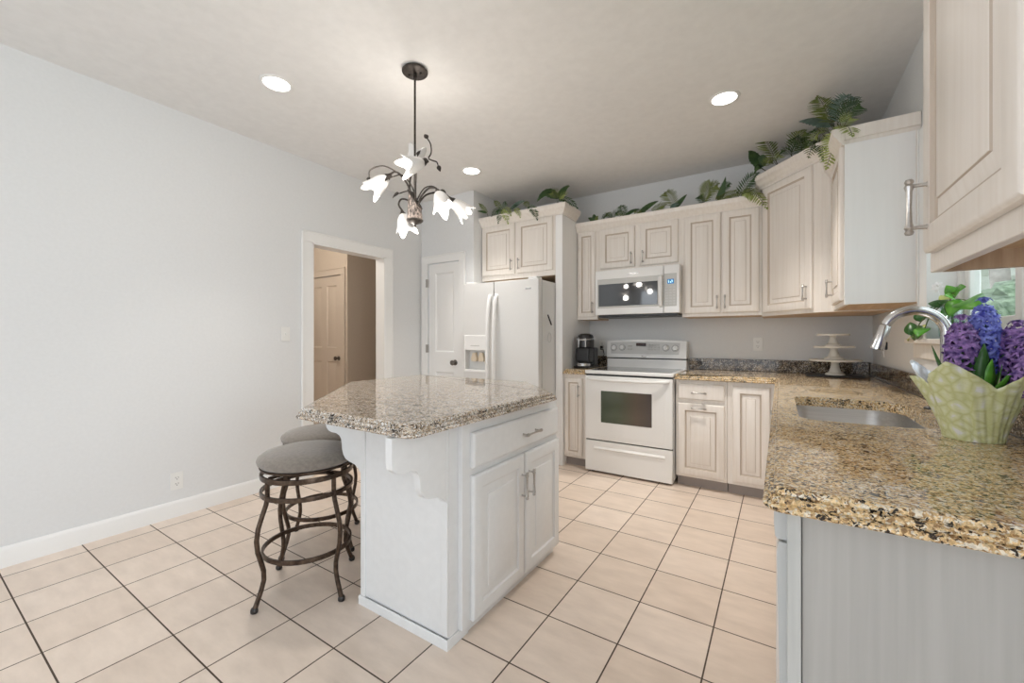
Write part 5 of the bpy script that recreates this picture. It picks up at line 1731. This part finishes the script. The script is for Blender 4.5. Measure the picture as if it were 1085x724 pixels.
# ------------------------------------------------------------------ jar with a trailing plant on the window sill
JX, JY = 0.642, 2.60
t = thing('plant_jar', 'clear glass jar of trailing green leaves on the window sill', 'plant jar', (JX, JY, WZ0))
mb = MB(); mb.lathe([(0.0, 0.001), (0.034, 0.001), (0.040, 0.008), (0.042, 0.04), (0.041, 0.08), (0.034, 0.11), (0.033, 0.125), (0.040, 0.150), (0.038, 0.150), (0.031, 0.125), (0.032, 0.11), (0.039, 0.08), (0.040, 0.04), (0.038, 0.01), (0.0, 0.004)], 28); mb.build('jar', M['jar'], t)
mb = MB(); mb.lathe([(0.0, 0.006), (0.037, 0.010), (0.0388, 0.04), (0.038, 0.075), (0.0, 0.075)], 28); mb.build('water', M['water'], t)
V3 = [(0.006, 0.01, 0.02), (0.0, 0.0, 0.11)]
VINES = [
    [(0.006, 0.01, 0.02), (0.0, 0.0, 0.13), (-0.02, 0.03, 0.155), (-0.05, 0.075, 0.13), (-0.075, 0.12, 0.08), (-0.085, 0.165, 0.035), (-0.088, 0.19, 0.015)],
    [(-0.006, 0.01, 0.02), (0.0, 0.0, 0.13), (-0.01, -0.02, 0.18), (0.0, -0.04, 0.205)],
    [(0.006, -0.01, 0.02), (0.0, 0.0, 0.13), (-0.005, -0.06, 0.165), (-0.01, -0.14, 0.165), (-0.01, -0.20, 0.155)],
    [(0.0, 0.0, 0.02), (0.0, 0.0, 0.13), (-0.03, 0.02, 0.145), (-0.06, 0.05, 0.10), (-0.07, 0.075, 0.05)],
]
for v in VINES:
    mb = MB(); mb.tube(smooth(v, 5), 0.0022, 6); mb.build('vine', M['vine'], t)
LV = [  # base, direction, length, width, material
    ((-0.010, -0.20, 0.155), (-0.1, -0.75, -0.10), 0.115, 0.085, 'leaf'), ((-0.01, -0.13, 0.165), (-0.35, -0.25, -0.5), 0.07, 0.05, 'leaf'),
    ((0.0, -0.04, 0.205), (-0.1, 0.45, 0.12), 0.055, 0.045, 'leaf'), ((0.0, -0.04, 0.20), (0.0, -0.5, 0.2), 0.06, 0.045, 'leaf'), ((-0.005, -0.01, 0.17), (-0.35, 0.45, 0.1), 0.055, 0.04, 'leaf_d'),
    ((-0.01, -0.02, 0.18), (-0.5, -0.5, 0.05), 0.05, 0.04, 'yleaf'), ((-0.005, -0.05, 0.165), (-0.2, -0.6, 0.35), 0.06, 0.045, 'leaf'), ((-0.02, 0.02, 0.15), (-0.5, 0.2, 0.2), 0.05, 0.035, 'leaf_d'),
    ((-0.05, 0.075, 0.13), (-0.15, 0.5, 0.05), 0.06, 0.042, 'leaf_d'), ((-0.088, 0.19, 0.015), (-0.1, 0.35, 0.75), 0.075, 0.048, 'leaf_d'), ((-0.085, 0.165, 0.035), (-0.1, 0.4, -0.45), 0.06, 0.04, 'leaf_d'),
    ((-0.088, 0.19, 0.012), (-0.15, 0.9, -0.06), 0.10, 0.022, 'yleaf'), ((-0.07, 0.075, 0.05), (-0.3, 0.5, -0.35), 0.08, 0.055, 'leaf_d'), ((-0.07, 0.075, 0.05), (-0.3, -0.5, -0.15), 0.075, 0.05, 'leaf'),
    ((-0.075, 0.12, 0.08), (-0.1, 0.1, 0.8), 0.055, 0.04, 'leaf_d'), ((-0.06, 0.05, 0.10), (-0.4, -0.4, 0.1), 0.06, 0.04, 'leaf_d'), ((-0.07, 0.075, 0.05), (-0.2, 0.8, 0.15), 0.07, 0.03, 'yleaf'),
    ((0.0, 0.0, 0.14), (-0.4, -0.3, -0.6), 0.06, 0.045, 'leaf'), ((0.0, -0.03, 0.19), (-0.3, -0.1, 0.5), 0.045, 0.038, 'leaf'), ((-0.01, 0.02, 0.15), (-0.2, 0.6, -0.2), 0.06, 0.04, 'leaf_d'),
    ((-0.01, -0.09, 0.165), (-0.3, -0.4, 0.25), 0.055, 0.04, 'leaf'), ((-0.005, -0.06, 0.165), (-0.3, 0.1, -0.6), 0.06, 0.042, 'leaf_d'),
]
for b, d, L, W, mt in LV:
    mb = MB(); leaf_blade(mb, b, d, Vector((-0.45, -0.75, 0.5)), L * 1.15, W * 1.15, 0.25, 0, 8, 0.18)
    o = mb.build('leaf', M[mt], t, sharp=60); so = o.modifiers.new('thick', 'SOLIDIFY'); so.thickness = 0.0012
mb = MB()
mb.tube(smooth([(-0.02, 0.03, 0.03), (-0.02, 0.03, 0.15), (-0.03, 0.04, 0.20), (-0.035, 0.05, 0.235)], 5), 0.0013, 5)
fs = mb.build('flower_stem', M['white_petal'], t)
mb = MB()
for k in range(7):
    a = 2 * PI * k / 7
    leaf_blade(mb, (-0.035, 0.05, 0.237), Vector((-0.45, -0.8, 0.15)) * 0.35 + Vector((0.86 * math.cos(a), -0.5 * math.cos(a), math.sin(a))), Vector((-0.5, -0.8, 0)), 0.024, 0.017, 0.5, 0, 4)
mb.build('white_flower', M['white_petal'], fs)
